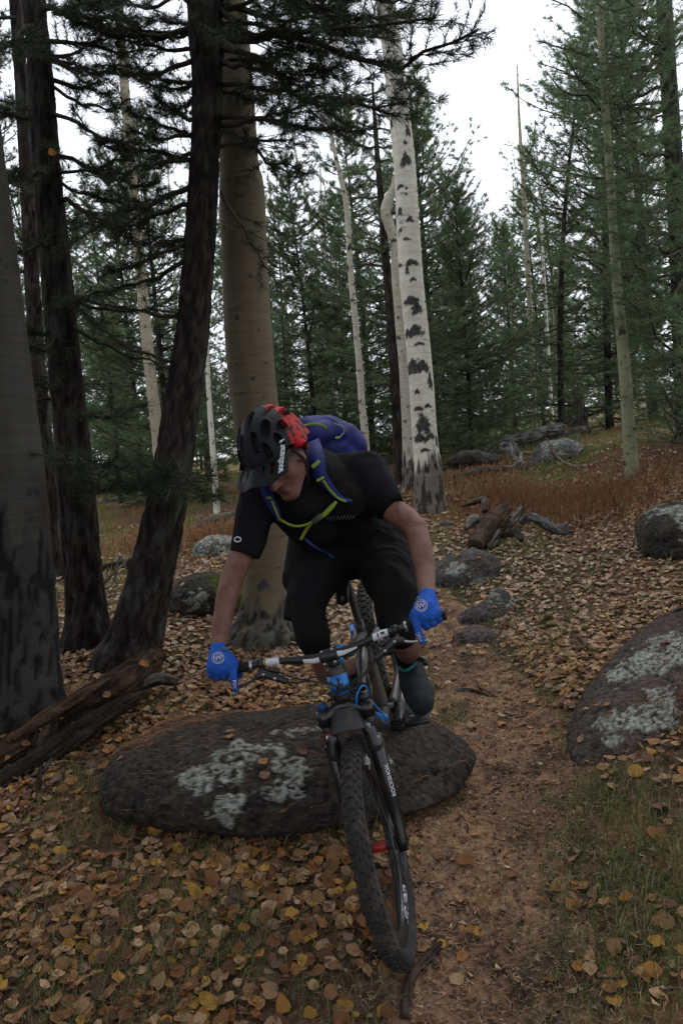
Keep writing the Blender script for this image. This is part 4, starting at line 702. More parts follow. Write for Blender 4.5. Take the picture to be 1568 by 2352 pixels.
# the 300 that show largest, one by one
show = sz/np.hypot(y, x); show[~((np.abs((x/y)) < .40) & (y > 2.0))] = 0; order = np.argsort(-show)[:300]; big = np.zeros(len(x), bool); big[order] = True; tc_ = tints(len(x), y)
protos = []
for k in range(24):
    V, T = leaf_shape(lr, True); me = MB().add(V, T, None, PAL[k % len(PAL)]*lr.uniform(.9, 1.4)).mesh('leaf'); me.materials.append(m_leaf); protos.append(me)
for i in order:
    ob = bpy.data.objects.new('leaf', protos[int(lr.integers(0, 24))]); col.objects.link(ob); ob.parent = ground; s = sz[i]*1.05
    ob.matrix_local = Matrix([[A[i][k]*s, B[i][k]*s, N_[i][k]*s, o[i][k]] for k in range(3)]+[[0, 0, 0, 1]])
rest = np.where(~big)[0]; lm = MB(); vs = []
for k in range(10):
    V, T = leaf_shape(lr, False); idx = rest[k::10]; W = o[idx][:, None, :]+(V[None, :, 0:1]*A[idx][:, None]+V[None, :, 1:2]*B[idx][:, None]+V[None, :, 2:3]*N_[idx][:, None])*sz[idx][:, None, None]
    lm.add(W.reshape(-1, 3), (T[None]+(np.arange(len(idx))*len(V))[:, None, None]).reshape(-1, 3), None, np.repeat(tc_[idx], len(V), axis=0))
for (W_, D_), nl in zip(rocks, (14, 20, 9, 6, 4, 4, 1, 5, 3, 3)):
    up_ = np.where(D_[:, 2] > .55)[0]; up_ = up_[W_[up_, 2] > zg(W_[up_, 0], W_[up_, 1])+.02]
    if len(up_) == 0: continue
    for i in lr.choice(up_, nl):
        V, T = leaf_shape(lr, True); a = lr.uniform(0, 6.28); s_ = lr.uniform(.026, .045); nn_ = nrm(D_[i]*np.array([.5, .5, 1])+lr.normal(size=3)*.12); A1 = nrm(np.cross(nn_, [math.cos(a), math.sin(a), .1])); B1 = np.cross(nn_, A1)
        lm.add(W_[i]+nn_*.012+(V[:, :1]*A1+V[:, 1:2]*B1+V[:, 2:3]*nn_)*s_, T, None, PAL[int(lr.integers(0, 9))]*1.1)
for (px, py, dd_) in ((70, 1700, 3.80), (150, 1640, 3.96), (215, 1610, 4.1), (300, 1550, 4.3), (250, 1590, 4.15), (110, 1668, 3.86), (30, 1730, 3.72), (180, 1655, 3.95), (335, 1520, 4.38)):
    V, T = leaf_shape(lr, True); a = lr.uniform(0, 6.28); A1 = nrm([math.cos(a), math.sin(a), .2]); nn_ = nrm(np.array([.1, -.35, 1])+lr.normal(size=3)*.1); A1 = nrm(A1-nn_*np.dot(A1, nn_)); lm.add(P(px, py, dd_)-cF*.06+(V[:, :1]*A1+V[:, 1:2]*np.cross(nn_, A1)+V[:, 2:3]*nn_)*lr.uniform(.03, .05), T, None, PAL[int(lr.integers(0, 9))])
lo = lm.build('leaf_litter', m_leaf, None, (0, 0, 0)); tag(lo, 'brown and yellow aspen leaves covering the forest floor', 'leaf litter', kind='stuff')
# fallen needles, small chips and crumbs on the trail and soil
nr = np.random.default_rng(123); n = 42000; d = nr.uniform(1.75, 6.5, n)**1.0; x = nr.uniform(-1, 1, n)*(.5*d+.2); y = d
k = (nr.random(n) < .35+.65*ss(.55, .2, trail_d(x, y))); x, y = x[k], y[k]; n = len(x); z = zg(x, y)+.010+nr.uniform(0, .012, n); a = nr.uniform(0, 6.28, n); L = nr.uniform(.012, .045, n); w = .0011
dx = np.stack([np.cos(a)*L, np.sin(a)*L, nr.normal(size=n)*.006], 1); sx = np.stack([-np.sin(a)*w, np.cos(a)*w, 0*a], 1); o_ = np.stack([x, y, z], 1)
c = np.array([(.30, .14, .06), (.24, .15, .09), (.36, .25, .14), (.14, .08, .05), (.42, .30, .18)])[nr.integers(0, 5, n)]*nr.uniform(.6, 1.2, n)[:, None]
nb = MB().add(np.stack([o_-dx/2-sx, o_-dx/2+sx, o_+dx/2], 1).reshape(-1, 3), np.arange(3*n).reshape(-1, 3), None, np.repeat(c, 3, axis=0))
n = 26000; y = nr.uniform(1.75, 5.5, n); x = nr.uniform(-1, 1, n)*(.5*y+.2); k = nr.random(n) < .15+.85*ss(.5, .2, trail_d(x, y)); x, y = x[k], y[k]; n = len(x)
s = nr.uniform(.003, .011, n)[:, None]; o_ = np.stack([x, y, zg(x, y)+.010], 1); V = np.stack([o_+nr.normal(size=(n, 3))*s*np.array([1, 1, .5]) for _ in range(4)], 1)
c = np.array([(.30, .17, .10), (.24, .14, .08), (.38, .27, .18), (.10, .065, .045), (.16, .10, .07)])[nr.integers(0, 5, n)]*nr.uniform(.7, 1.15, n)[:, None]
b4 = (np.arange(n)*4)[:, None, None]; nb.add(V.reshape(-1, 3), (np.array([[0, 1, 2], [0, 2, 3], [1, 2, 3]])[None]+b4).reshape(-1, 3), None, np.repeat(c, 4, axis=0))
# orange needle mats lying on the boulder top
m_duff = mat('needle_duff', (1, 1, 1), .9, spec=.1)
sel = rockW[(rockW[:, 2] > np.percentile(rockW[:, 2], 55))]
for (px, py, dd, rx, ry, cnt) in ((345, 1735, 3.55, .14, .16, 300), (470, 1710, 3.65, .13, .07, 160), (600, 1675, 3.7, .16, .06, 100), (380, 1700, 3.7, .1, .06, 100), (540, 1760, 3.3, .5, .3, 260), (800, 1780, 3.2, .5, .3, 200)):
    q = P(px, py, dd); xx = nr.normal(size=cnt)*rx*.6+q[0]; yy = nr.normal(size=cnt)*ry*.6+q[1]; j = np.array([np.argmin((sel[:, 0]-a0)**2+(sel[:, 1]-b0)**2) for a0, b0 in zip(xx, yy)]); bb = sel[j]+np.array([0, 0, .006])
    a = nr.normal(size=cnt)*.5+.2; L = nr.uniform(.02, .055, cnt); dx = np.stack([np.cos(a)*L, np.sin(a)*L, nr.normal(size=cnt)*.004], 1); sx = np.stack([-np.sin(a)*w, np.cos(a)*w, 0*a], 1)
    nb.add(np.stack([bb-dx/2-sx, bb-dx/2+sx, bb+dx/2], 1).reshape(-1, 3), np.arange(3*cnt).reshape(-1, 3), None, np.repeat(np.array([(.30, .14, .06)])*nr.uniform(.6, 1.3, cnt)[:, None], 3, axis=0))
tag(nb.build('fallen_needles', m_duff, None, (0, 0, 0)), 'rust coloured pine needles and bark crumbs strewn over trail and boulder', 'needle duff', kind='stuff')
# ------------------------------------------------------------------ grass, straw and dry fern
m_grass = mat('grass_blades', (1, 1, 1), .7, spec=.2, trans=.25)
def blades(mb, x, y, hgt, w, cols, r, lean=.5, clump=None):
    n = len(x); z = zg(x, y)-.01; a = r.uniform(0, 6.28, n); l = r.uniform(.1, 1., n)*lean; h = hgt*r.uniform(.5, 1.15, n)
    dr = np.stack([np.cos(a), np.sin(a), 0*a], 1); o = np.stack([x, y, z], 1); s = np.stack([-np.sin(a+.7), np.cos(a+.7), 0*a], 1)*(w/2)
    m1 = o+dr*(l*h*.35)[:, None]+np.array([0, 0, 1])*(h*.6)[:, None]; tp = o+dr*(l*h*1.1)[:, None]+np.array([0, 0, 1])*(h*(1-.35*l))[:, None]
    V = np.stack([o-s, o+s, m1+s*.8, m1-s*.8, tp], 1).reshape(-1, 3); b = (np.arange(n)*5)[:, None]
    c = cols[r.integers(0, len(cols), n)]*r.uniform(.7, 1.25, n)[:, None]
    mb.add(V, (b[:, None]+np.array([[3, 2, 4]])[None]).reshape(-1, 3), (b+np.array([[0, 1, 2, 3]])).reshape(-1, 4), np.repeat(c, 5, axis=0))
gr = np.random.default_rng(321); GC_ = np.array([(.09, .15, .035), (.12, .16, .05), (.07, .12, .03), (.20, .18, .08), (.30, .24, .13)]); gm = MB()
n = 95000; y = gr.uniform(1.75, 7.5, n); x = gr.uniform(-1, 1, n)*(.5*y+.3); q = np.stack([x, y, x*0], -1); f = fbm(q*1.1+41, 3); f2 = fbm(q*5+77, 3)
pr = ss(.50, .40, f)*ss(.50, .58, f2)+.35*ss(.60, .66, f2); side = ss(.12, .30, np.abs(trail_d(x, y)-.0)); k = gr.random(n) < pr*side*.85; x, y = x[k], y[k]; blades(gm, x, y, .07, .0028, GC_, gr, 1.1)
# tufts
for (px, py, cnt, rr, hh) in ((560, 2105, 300, .14, .07), (700, 1890, 500, .22, .10), (480, 1960, 260, .2, .08), (440, 2010, 200, .15, .06), (120, 1950, 200, .14, .06), (250, 2010, 240, .16, .06), (60, 2080, 220, .16, .07), (380, 2250, 500, .25, .08), (100, 2220, 400, .25, .08), (200, 2300, 500, .25, .08), (470, 2150, 400, .2, .07), (620, 2230, 300, .2, .06), (330, 2080, 300, .2, .07), (350, 1620, 160, .14, .08), (430, 1640, 200, .14, .09), (290, 1665, 160, .14, .06),
    (1150, 1960, 0, .1, .1), (1420, 2100, 500, .3, .09), (1500, 1950, 260, .2, .10), (1380, 1830, 420, .24, .09), (1300, 2080, 300, .22, .06), (1450, 2250, 420, .25, .09), (1350, 2330, 300, .2, .07), (1310, 1990, 260, .18, .06), (1500, 2060, 260, .2, .08), (1270, 1545, 260, .3, .09), (1200, 1480, 260, .35, .08), (1350, 1300, 200, .3, .12),
    (1240, 1210, 240, .4, .14), (1420, 1200, 300, .5, .14), (1180, 1270, 160, .3, .1), (1060, 1370, 200, .3, .08), (1000, 1340, 160, .3, .08), (1190, 1380, 160, .3, .08), (1350, 1430, 160, .3, .1), (1060, 1640, 160, .14, .08), (1010, 1660, 120, .1, .08), (1500, 1400, 160, .4, .12), (850, 1930, 160, .12, .08)):
    g, dd = Gp(px, py); blades(gm, g[0]+gr.normal(size=cnt)*rr*.55, g[1]+gr.normal(size=cnt)*rr*.55, hh*.9, .0026, GC_, gr, 1.)
tag(gm.build('grass', m_grass, None, (0, 0, 0)), 'short green and straw grass growing in patches between the leaves', 'grass', kind='stuff')
fm = MB(); FC = np.array([(.29, .125, .05), (.24, .10, .04), (.31, .18, .085), (.18, .085, .045), (.32, .24, .13)]); SC = np.array([(.34, .28, .13), (.26, .24, .09), (.16, .20, .06), (.38, .31, .16), (.30, .20, .09)])
n = 90000; y = gr.uniform(6.0, 22, n); x = gr.uniform(-1, 1, n)*(.5*y+.5)+.0; q = np.stack([x, y, x*0], -1); f = fbm(q*.8+9, 3); f2 = fbm(q*2.6+5, 3); m = ss(5.6, 8.2, y+2.4*(fbm(q*.9, 2)-.5))
k = gr.random(n) < m*(.04+.96*ss(.44, .58, f2)); x, y, f, q = x[k], y[k], f[k], q[k]; g3 = fbm(q*1.7+60, 3); o1 = (f < .50) & (g3 < .50); x_, y_ = x, y
blades(fm, x[o1], y[o1], .085, .007, FC, gr, 1.3); gg = g3[:] > .50; blades(fm, x[~o1 & ~gg], y[~o1 & ~gg], .09, .006, SC, gr, .9); blades(fm, x[~o1 & gg], y[~o1 & gg], .14, .006, np.array([(.13, .18, .05), (.17, .20, .06), (.10, .15, .04), (.26, .24, .10)]), gr, .9); print('fern', len(x))
n = 6500; g, _d = Gp(1540, 1640); x = g[0]+gr.normal(size=n//9)*.10+.08; y = g[1]+gr.normal(size=n//9)*.14; blades(fm, x, y, .16, .004, FC*.8, gr, 1.4)
for (px, py, cnt, rr) in ((1150, 1160, 1500, .45), (1290, 1170, 1200, .5), (1350, 1160, 1200, .5), (1180, 1150, 900, .3), (450, 1240, 1600, .7), (330, 1250, 1200, .7), (520, 1230, 1000, .4), (1480, 1130, 900, .6), (1100, 1110, 900, .7)):
    g, dd = Gp(px, py); blades(fm, g[0]+gr.normal(size=cnt)*rr*.55, g[1]+gr.normal(size=cnt)*rr*.55, .20, .006, FC, gr, 1.4)
tag(fm.build('dry_fern', m_grass, None, (0, 0, 0)), 'rust brown dry fern and straw covering the slope behind', 'dry fern', kind='stuff')
ol = MB(); V, T = leaf_shape(lr); q = P(118, 348, 5.12); X_, U_ = cX, cU; ol.add(q+(V[:, 0:1]*X_+V[:, 1:2]*U_+V[:, 2:3]*cF)*.052, T, None, (.62, .30, .05)); tag(ol.build('orange_leaf', m_leaf, None, q), 'single orange leaf stuck high on the dark left pine trunk', 'leaf')
# ------------------------------------------------------------------ the mountain bike
def prj(w):
    v = np.array(w, float)-np.array([0, 0, CAMH]); d = v@cF; return (round(784+FPX*(v@cX)/d), round(1176-FPX*(v@cU)/d), round(float(d), 2))
FA = P(872, 1945, 2.5); RA_ = P(886, 1500, 3.58); BF = nrm(FA-RA_); WB = np.linalg.norm(FA-RA_)
_n0 = nrm(-np.cross(BF, [0, 0, 1])); _u0 = nrm(np.cross(BF, _n0)); LEAN = R(12.6)
BU = _u0*math.cos(LEAN)-_n0*math.sin(LEAN); BN = _n0*math.cos(LEAN)+_u0*math.sin(LEAN)
def BW(x, y, z): return RA_+BF*x+BN*y+BU*z
HA = R(69.0); _s = BF*-math.cos(HA)+BU*math.sin(HA); _p = BF*math.sin(HA)+BU*math.cos(HA)
A0 = FA-_p*.042; STEER = R(2.6)
_rot = np.array(Matrix.Rotation(STEER, 3, Vector(_s)))
def FW(a, y, b): return A0+_rot@((FA-A0)+_p*a+BN*y+_s*b)
FP, FN, FS = _rot@_p, _rot@BN, _s
WFF = nrm(_rot@BF); WFU = nrm(np.cross(WFF, FN)); WFU = WFU if WFU[2] > 0 else -WFU
BARB = .618
print('bike WB', WB, 'bar', prj(FW(0, 0, BARB)), 'ends', prj(FW(-.03, -.376, BARB+.03)), prj(FW(-.03, .376, BARB+.03)), 'headtop', prj(FW(-.042, 0, .57)), 'headlow', prj(FW(-.042, 0, .47)), 'wheel', prj(FA+WFU*.35), prj(FA-WFU*.35), FA-WFU*.35, 'z ground', zg(*(FA-WFU*.35)[:2]),
      'rear', prj(RA_+BU*.35), prj(RA_-BU*.35), (RA_-BU*.35), zg(*(RA_-BU*.35)[:2]), 'saddle', prj(BW(.24, 0, .55)), 'BB', prj(BW(.43, 0, 0)), 'pedL', prj(BW(.60, .15, 0)), 'pedR', prj(BW(.26, -.15, 0)))
m_blk = mat('black_metal', (.012, .012, .013), .42, spec=.5, attr=False); m_sil = mat('bare_metal', (.45, .45, .46), .35, metal=.9, attr=False); m_white = mat('white_print', (.62, .63, .66), .6, attr=False)
m_fork = mat('fork_gloss_black', (.008, .008, .010), .25, c2=(.05, .042, .035), ns=9, sharp=(.55, .75), spec=.5, attr=False)
m_frame = mat('muddy_black_frame', (.018, .018, .018), .4, c2=(.085, .062, .045), ns=7, sharp=(.48, .68), spec=.4, attr=False)
m_blue = mat('blue_paint', (.015, .20, .60), .4, attr=False, spec=.5); m_tyre = mat('tyre_rubber', (.026, .024, .023), .85, c2=(.075, .056, .042), ns=16, sharp=(.5, .7), attr=False, bump=.3, bs=200)
m_rim = mat('rim_carbon', (.012, .012, .014), .3, spec=.5, attr=False); m_red = mat('red_anodised', (.30, .010, .012), .35, spec=.5, attr=False); m_grip = mat('grip_rubber', (.016, .016, .017), .8, attr=False, bump=.5, bs=300)
bike = thing('bicycle', 'muddy black and blue full suspension mountain bike leaning under the rider', 'bicycle', FA-WFU*.35)
def part(mb, name, m, parent=None): return mb.build(name, m, parent or bike, ORG[bike])
def ring(c, f, u, th): return c+np.cos(th)[:, None]*f+np.sin(th)[:, None]*u
def wheel(c, f, u, n, decals, kn=64):
    w = part_empty('wheel', bike)
    def torus(prof, N=144):
        # prof: (radius, offset) closed loop
        pr = np.array(prof); k = len(pr); th = np.linspace(0, 2*np.pi, N, endpoint=False); V = []
        for t in th: V.append(c+pr[:, :1]*(math.cos(t)*f+math.sin(t)*u)+pr[:, 1:2]*n)
        V = np.vstack(V); i = np.arange(k); j = (i+1) % k; Q = np.vstack([np.stack([a*k+i, a*k+j, ((a+1) % N)*k+j, ((a+1) % N)*k+i], 1) for a in range(N)]); return V, Q
    a = np.linspace(0, 2*np.pi, 20, endpoint=False); tm = MB(); V, Q = torus([(.3135+.031*math.cos(t), .032*math.sin(t)) for t in a]); tm.add(V, None, Q)
    for k in range(kn):
        t = 2*np.pi*k/kn; e = math.cos(t)*f+math.sin(t)*u; g = -math.sin(t)*f+math.cos(t)*u
        for (ang, hw, hl, off) in ((10, .0052, .0060, 0), (-10, .0052, .0060, 0), (34, .0046, .0052, .5), (-34, .0046, .0052, .5), (58, .0042, .0060, 0), (-58, .0042, .0060, .5)):
            tt = t+off*2*np.pi/kn; e2 = math.cos(tt)*f+math.sin(tt)*u; g2 = -math.sin(tt)*f+math.cos(tt)*u; A = R(ang); o = e2*math.cos(A)+n*math.sin(A); s = -e2*math.sin(A)+n*math.cos(A)
            box(tm, c+e2*.3135+o*.0330, (.0026, hw, hl), np.array([o, s, g2]))
    part(tm, 'tyre', m_tyre, w)
    rm = MB(); V, Q = torus([(.291, -.014), (.293, -.010), (.284, -.008), (.284, .008), (.293, .010), (.291, .014), (.266, .0160), (.244, .010), (.238, 0), (.244, -.010), (.266, -.0160)]); rm.add(V, None, Q); part(rm, 'rim', m_rim, w)
    hb = MB(); addtube(hb, [c-n*.050, c-n*.048, c-n*.03, c+n*.03, c+n*.048, c+n*.050], [.02, .024, .013, .013, .024, .02], 20); part(hb, 'hub', m_blk, w)
    if decals: hb = MB(); addtube(hb, [c-n*.022, c+n*.022], .0155, 20); part(hb, 'hub_shell', m_red, w)
    for k in range(28):
        t = 2*np.pi*(k+.5)/28; sd_ = 1 if k % 2 else -1; t2 = t+(.9 if (k//2) % 2 else -.9); p0 = c+n*sd_*.042+.022*(math.cos(t2)*f+math.sin(t2)*u); p1 = c+.240*(math.cos(t)*f+math.sin(t)*u)
        sp = MB(); addtube(sp, [p0, (p0+p1)/2, p1], .0012, 4, False); part(sp, 'spoke', m_blk, w)
    dr = MB(); V, Q = torus([(.085, .058), (.100, .058), (.100, .060), (.085, .060)], 60); dr.add(V, None, Q)
    for k in range(5):
        t = k*2*np.pi/5; addtube(dr, [c+n*.059+.02*(math.cos(t)*f+math.sin(t)*u), c+n*.059+.087*(math.cos(t+.4)*f+math.sin(t+.4)*u)], .003, 4)
    part(dr, 'brake_disc', mat('brake_steel', (.10, .10, .10), .4, metal=.8, attr=False), w)
    for (txt, t0, size, r0, nn) in decals:
        V, T = text_verts(txt, size, .0006 if len(txt) > 3 else 0); th = t0+V[:, 0]/r0; rr = r0+V[:, 1]
        yo = np.interp(rr, [.244, .266, .291], [.0108, .0168, .0148]); W = c+rr[:, None]*(np.cos(th)[:, None]*f+np.sin(th)[:, None]*u)+(yo*nn)[:, None]*n; dm = MB(); dm.add(W, T[:, ::1], None); part(dm, 'decal', m_white, w)
    return w
wheel(FA, WFF, WFU, FN, [('derby', R(-93), .060, .2655, 1), ('derby', R(12), .050, .2655, 1), ('derby', R(132), .050, .2655, 1)])
wheel(RA_, BF, BU, BN, [])
# fork
fk = part_empty('fork', bike)
for s in (-1, 1):
    mb = MB(); addtube(mb, [FW(.004, s*.070, -.025), FW(.000, s*.070, .0), FW(-.014, s*.070, .05), FW(-.020, s*.070, .12), FW(-.020, s*.070, .335), FW(-.020, s*.070, .345)], [.014, .018, .021, .0235, .0265, .021], 20); part(mb, 'lower_leg', m_fork, fk)
    mb = MB(); addtube(mb, [FW(-.020, s*.070, .33), FW(-.020, s*.070, .445)], .0178, 20); part(mb, 'stanchion', m_blk, fk)
    mb = MB(); addtube(mb, [FW(-.020, s*.070, .452), FW(-.020, s*.070, .470), FW(-.020, s*.070, .474)], [.015, .015, .010], 16); part(mb, 'top_cap', mat('dark_blue_cap', (.01, .05, .16), .4, attr=False) if s < 0 else m_blk, fk)
    mb = MB(); addtube(mb, [FW(-.020, s*.070, .400), FW(-.020, s*.070, .452)], .0235, 18); part(mb, 'crown_socket', m_fork, fk)
mb = MB(); cap(mb, FW(-.020, -.070, .425), .024, FW(-.042, -.02, .445), .030); cap(mb, FW(-.020, .070, .425), .024, FW(-.042, .02, .445), .030); cap(mb, FW(-.042, -.02, .445), .03, FW(-.042, .02, .445), .03); V, T, Q, N = remesh(mb, .004, 3); part(MB().add(V, T, Q), 'crown', m_fork, fk)
mb = MB(); ap = [FW(-.008, s*.064*c_, b) for s, c_, b in ((-1, 1, .30), (-1, 1, .345), (-1, .85, .376), (-1, .45, .402), (1, .45, .402), (1, .85, .376), (1, 1, .345), (1, 1, .30))]; addtube(mb, spline(ap, 5), .015, 12)
for s in (-1, 1): cap(mb, FW(-.012, s*.068, .31), .026, FW(-.012, s*.062, .36), .022)
V, T, Q, N = remesh(mb, .004, 3); part(MB().add(V, T, Q), 'arch', m_fork, fk)
# mudguard: a curved plastic sheet over the front tyre
g = []; nu, nv = 13, 13
for i in range(nv):
    v = i/(nv-1)
    for j in range(nu):
        u = -1+2*j/(nu-1); g.append(FW(.040-.040*v**1.5-.030*abs(u)**2.5, u*(.058-.012*v), .372+.075*v+.010*(1-u*u)*(1-v)))
g = np.array(g); i_, j_ = np.meshgrid(np.arange(nu-1), np.arange(nv-1)); a = (j_*nu+i_).ravel(); Qg = np.stack([a, a+1, a+nu+1, a+nu], 1)
mg = part(MB().add(g, None, Qg), 'mudguard', mat('dusty_plastic', (.030, .030, .031), .5, c2=(.075, .065, .055), ns=12, sharp=(.5, .7), attr=False, spec=.4), fk); so_ = mg.modifiers.new('thick', 'SOLIDIFY'); so_.thickness = .0022
V, T = text_verts('ROCKSHOX', .030, .0007)  # lettering up the leg
def on_leg(V, T, b0, ang, name='decal', m=m_white, sgn=1, sidey=1):
    x = V[:, 0]; y = V[:, 1]; r = .0262; a0 = R(ang)+y*sgn/r
    W = np.array([FW(-.020+r*math.cos(q), sidey*.070+r*math.sin(q), b0+p*sgn) for p, q in zip(x, a0)]); part(MB().add(W, T), name, m, fk)
on_leg(np.stack([V[:, 0]*.62, -V[:, 1]*.62], 1)*np.array([1, 1]), T, .195, 38)
V, T = text_verts('RS', .026, .0006); on_leg(np.stack([V[:, 0]*.7, -V[:, 1]*.7], 1), T, .33, 30); on_leg(np.stack([V[:, 0]*.7, -V[:, 1]*.7], 1), T, .376, -10, m=m_white)
mb = MB(); box(mb, FW(-.020+.0238, -.070, .37), (.0006, .008, .011), np.array([FP, FN, FS])); part(mb, 'red_sticker', m_red, fk)
V, T = text_verts('S', .02, .0008); W = np.array([FW(-.020+.0250, -.070+q, .37+p) for p, q in V[:, :2]]); part(MB().add(W, T), 'decal', m_white, fk)
mb = MB(); box(mb, FW(-.020+.0225, .070, .29), (.0008, .006, .012), np.array([FP, FN, FS])); part(mb, 'red_sticker', m_red, fk)
# head tube, frame
fr = MB(); addtube(fr, [FW(-.042, 0, .462), FW(-.042, 0, .475), FW(-.042, 0, .50), FW(-.042, 0, .60-.035), FW(-.042, 0, .575)], [.030, .033, .031, .030, .026], 24)
def X(x, y, z): return BW(x, y, z)
HT, HL = (WB-.042*math.sin(HA)-.55*math.cos(HA), .55*math.sin(HA)), (WB-.042*math.sin(HA)-.48*math.cos(HA), .48*math.sin(HA))
def ftube(name, pts, rad, m, n=20, parent=None, sub=6): mb = MB(); q = spline(np.hstack([np.array(pts), np.array(rad)[:, None]]), sub); addtube(mb, q[:, :3], q[:, 3], n); return part(mb, name, m, parent)
hd = part(fr, 'head_tube', m_frame); mb = MB(); addtube(mb, [FW(-.042, 0, .488), FW(-.042, 0, .548)], .0325, 28); part(mb, 'blue_band', m_blue, hd)
# small black emblem strokes on the band
for (x0, b0, x1, b1) in ((-40, .535, 10, .505), (20, .538, -20, .495), (35, .52, -5, .515), (-45, .512, -10, .500), (5, .545, 12, .520), (18, .505, 40, .497)):
    mb = MB(); r = .0329; pp = [FW(-.042+r*math.cos(R(x0+(x1-x0)*t)), r*math.sin(R(x0+(x1-x0)*t)), b0+(b1-b0)*t) for t in (0, .5, 1)]; addtube(mb, pp, .0026, 6); part(mb, 'emblem_stroke', m_blk, hd)
ftube('top_tube', [X(HT[0]-.02, 0, HT[1]-.01), X(HT[0]-.10, 0, HT[1]+.005), X(.62, 0, .40), X(.34, 0, .30)], [.027, .023, .020, .018], m_frame)
ftube('blue_stripe', [X(HT[0]-.025, .012, HT[1]+.012), X(HT[0]-.10, .014, HT[1]+.018), X(.70, .015, .437)], [.018, .012, .010], m_blue)
ftube('down_tube', [X(HL[0]-.015, 0, HL[1]-.01), X(.80, 0, .235), X(.60, 0, .06), X(.44, 0, -.01)], [.030, .030, .031, .034], m_frame)
ftube('blue_stripe', [X(.80, .020, .258), X(.66, .022, .13), X(.55, .024, .045)], [.012, .012, .010], m_blue)
ftube('seat_tube', [X(.43, 0, .0), X(.376, 0, .16), X(.33, 0, .36)], [.026, .021, .019], m_frame)
ftube('seat_post', [X(.335, 0, .34), X(.30, 0, .46), X(.272, 0, .56)], [.0158, .0155, .013], m_blk)
for s in (-1, 1):
    ftube('chain_stay', [X(.0, s*.072, .0), X(.15, s*.070, .015), X(.30, s*.055, .02), X(.42, s*.038, .01)], [.013, .014, .015, .020], m_frame)
    ftube('seat_stay', [X(.0, s*.072, .01), X(.06, s*.068, .13), X(.17, s*.060, .245), X(.30, s*.045, .27), X(.42, s*.03, .30)], [.012, .013, .015, .016, .012], m_frame)
    ftube('blue_stripe', [X(.13, s*.069, .235), X(.19, s*.064, .268), X(.26, s*.056, .282)], [.007, .010, .008], m_blue)
ftube('rear_shock', [X(.44, 0, .29), X(.52, 0, .285), X(.60, 0, .275), X(.66, 0, .265)], [.020, .026, .018, .018], m_blk)
mb = MB(); cap(mb, X(.43, -.045, 0), .024, X(.43, .045, 0), .024, flat1=True, flat2=True); part(mb, 'bottom_bracket', m_blk)
mb = MB(); th = np.linspace(0, 2*np.pi, 60, endpoint=False)
V = np.vstack([[X(.43+(.062+.004*(k % 2))*math.cos(t), y, (.062+.004*(k % 2))*math.sin(t)) for k, t in enumerate(th)] for y in (-.052, -.047)]+[[X(.43+.035*math.cos(t), y, .035*math.sin(t)) for t in th] for y in (-.052, -.047)])
i = np.arange(60); j = (i+1) % 60; mb.add(V, None, np.vstack([np.stack([i, j, 60+j, 60+i], 1), np.stack([120+i, 120+j, j, i], 1), np.stack([60+i, 60+j, 180+j, 180+i], 1)])); part(mb, 'chainring', m_blk)
for s, e in ((1, 1), (-1, -1)):
    mb = MB(); cap(mb, X(.43, s*.068, 0), .019, X(.43+e*.160, s*.082, e*.045), .013); part(mb, 'crank_arm', m_blk)
    pd = MB(); c = X(.43+e*.160, s*.145, e*.045); box(pd, c, (.048, .048, .007), np.array([BF, BN, BU])); 
    for q in (-1, 1):
        for w_ in (-1, 0, 1): cap(pd, c+BF*q*.04+BN*w_*.035, .003, c+BF*q*.04+BN*w_*.035+BU*.012, .002, 6)
    addtube(pd, [X(.43+e*.160, s*.085, e*.045), c], .009, 10); part(pd, 'pedal', m_blk)
mb = MB()
for (r0, yy) in ((.022, -.042), (.030, -.038), (.038, -.034), (.046, -.030), (.054, -.026), (.065, -.022)):
    addtube(mb, [X(0, yy-.001, 0), X(0, yy+.001, 0)], r0, 28)
part(mb, 'cassette', m_sil)
ch = MB(); lp = [X(.43+.062*math.cos(t), -.05, .062*math.sin(t)) for t in np.linspace(R(-90), R(90), 10)]+[X(.2, -.042, .055), X(.0, -.034, .046), X(-.045, -.034, 0), X(.0, -.034, -.046), X(.02, -.036, -.10), X(.05, -.038, -.13), X(.08, -.04, -.11), X(.25, -.045, -.08)]
lp = np.array(lp+[lp[0]]); addtube(ch, spline(lp, 4), .0042, 6); part(ch, 'chain', m_blk)
mb = MB(); cap(mb, X(.01, -.06, -.03), .014, X(.03, -.055, -.11), .011); cap(mb, X(.02, -.04, -.09), .02, X(.045, -.04, -.13), .02); part(mb, 'derailleur', m_blk)
# saddle
mb = MB(); cap(mb, X(.47, 0, .535), .026, X(.30, 0, .600), .036); cap(mb, X(.30, 0, .600), .034, X(.20, -.030, .620), .050); cap(mb, X(.30, 0, .600), .034, X(.20, .030, .620), .050); V, T, Q, N = remesh(mb, .005, 6)
zc = (V-BW(0, 0, 0))@BU; part(MB().add(V, T, Q), 'saddle', mat('saddle_vinyl', (.010, .010, .011), .45, spec=.4, attr=False))
for s in (-1, 1): ftube('saddle_rail', [X(.40, s*.012, .555), X(.36, s*.02, .55), X(.22, s*.02, .552), X(.18, s*.03, .575)], [.0035]*4, m_blk, 6)
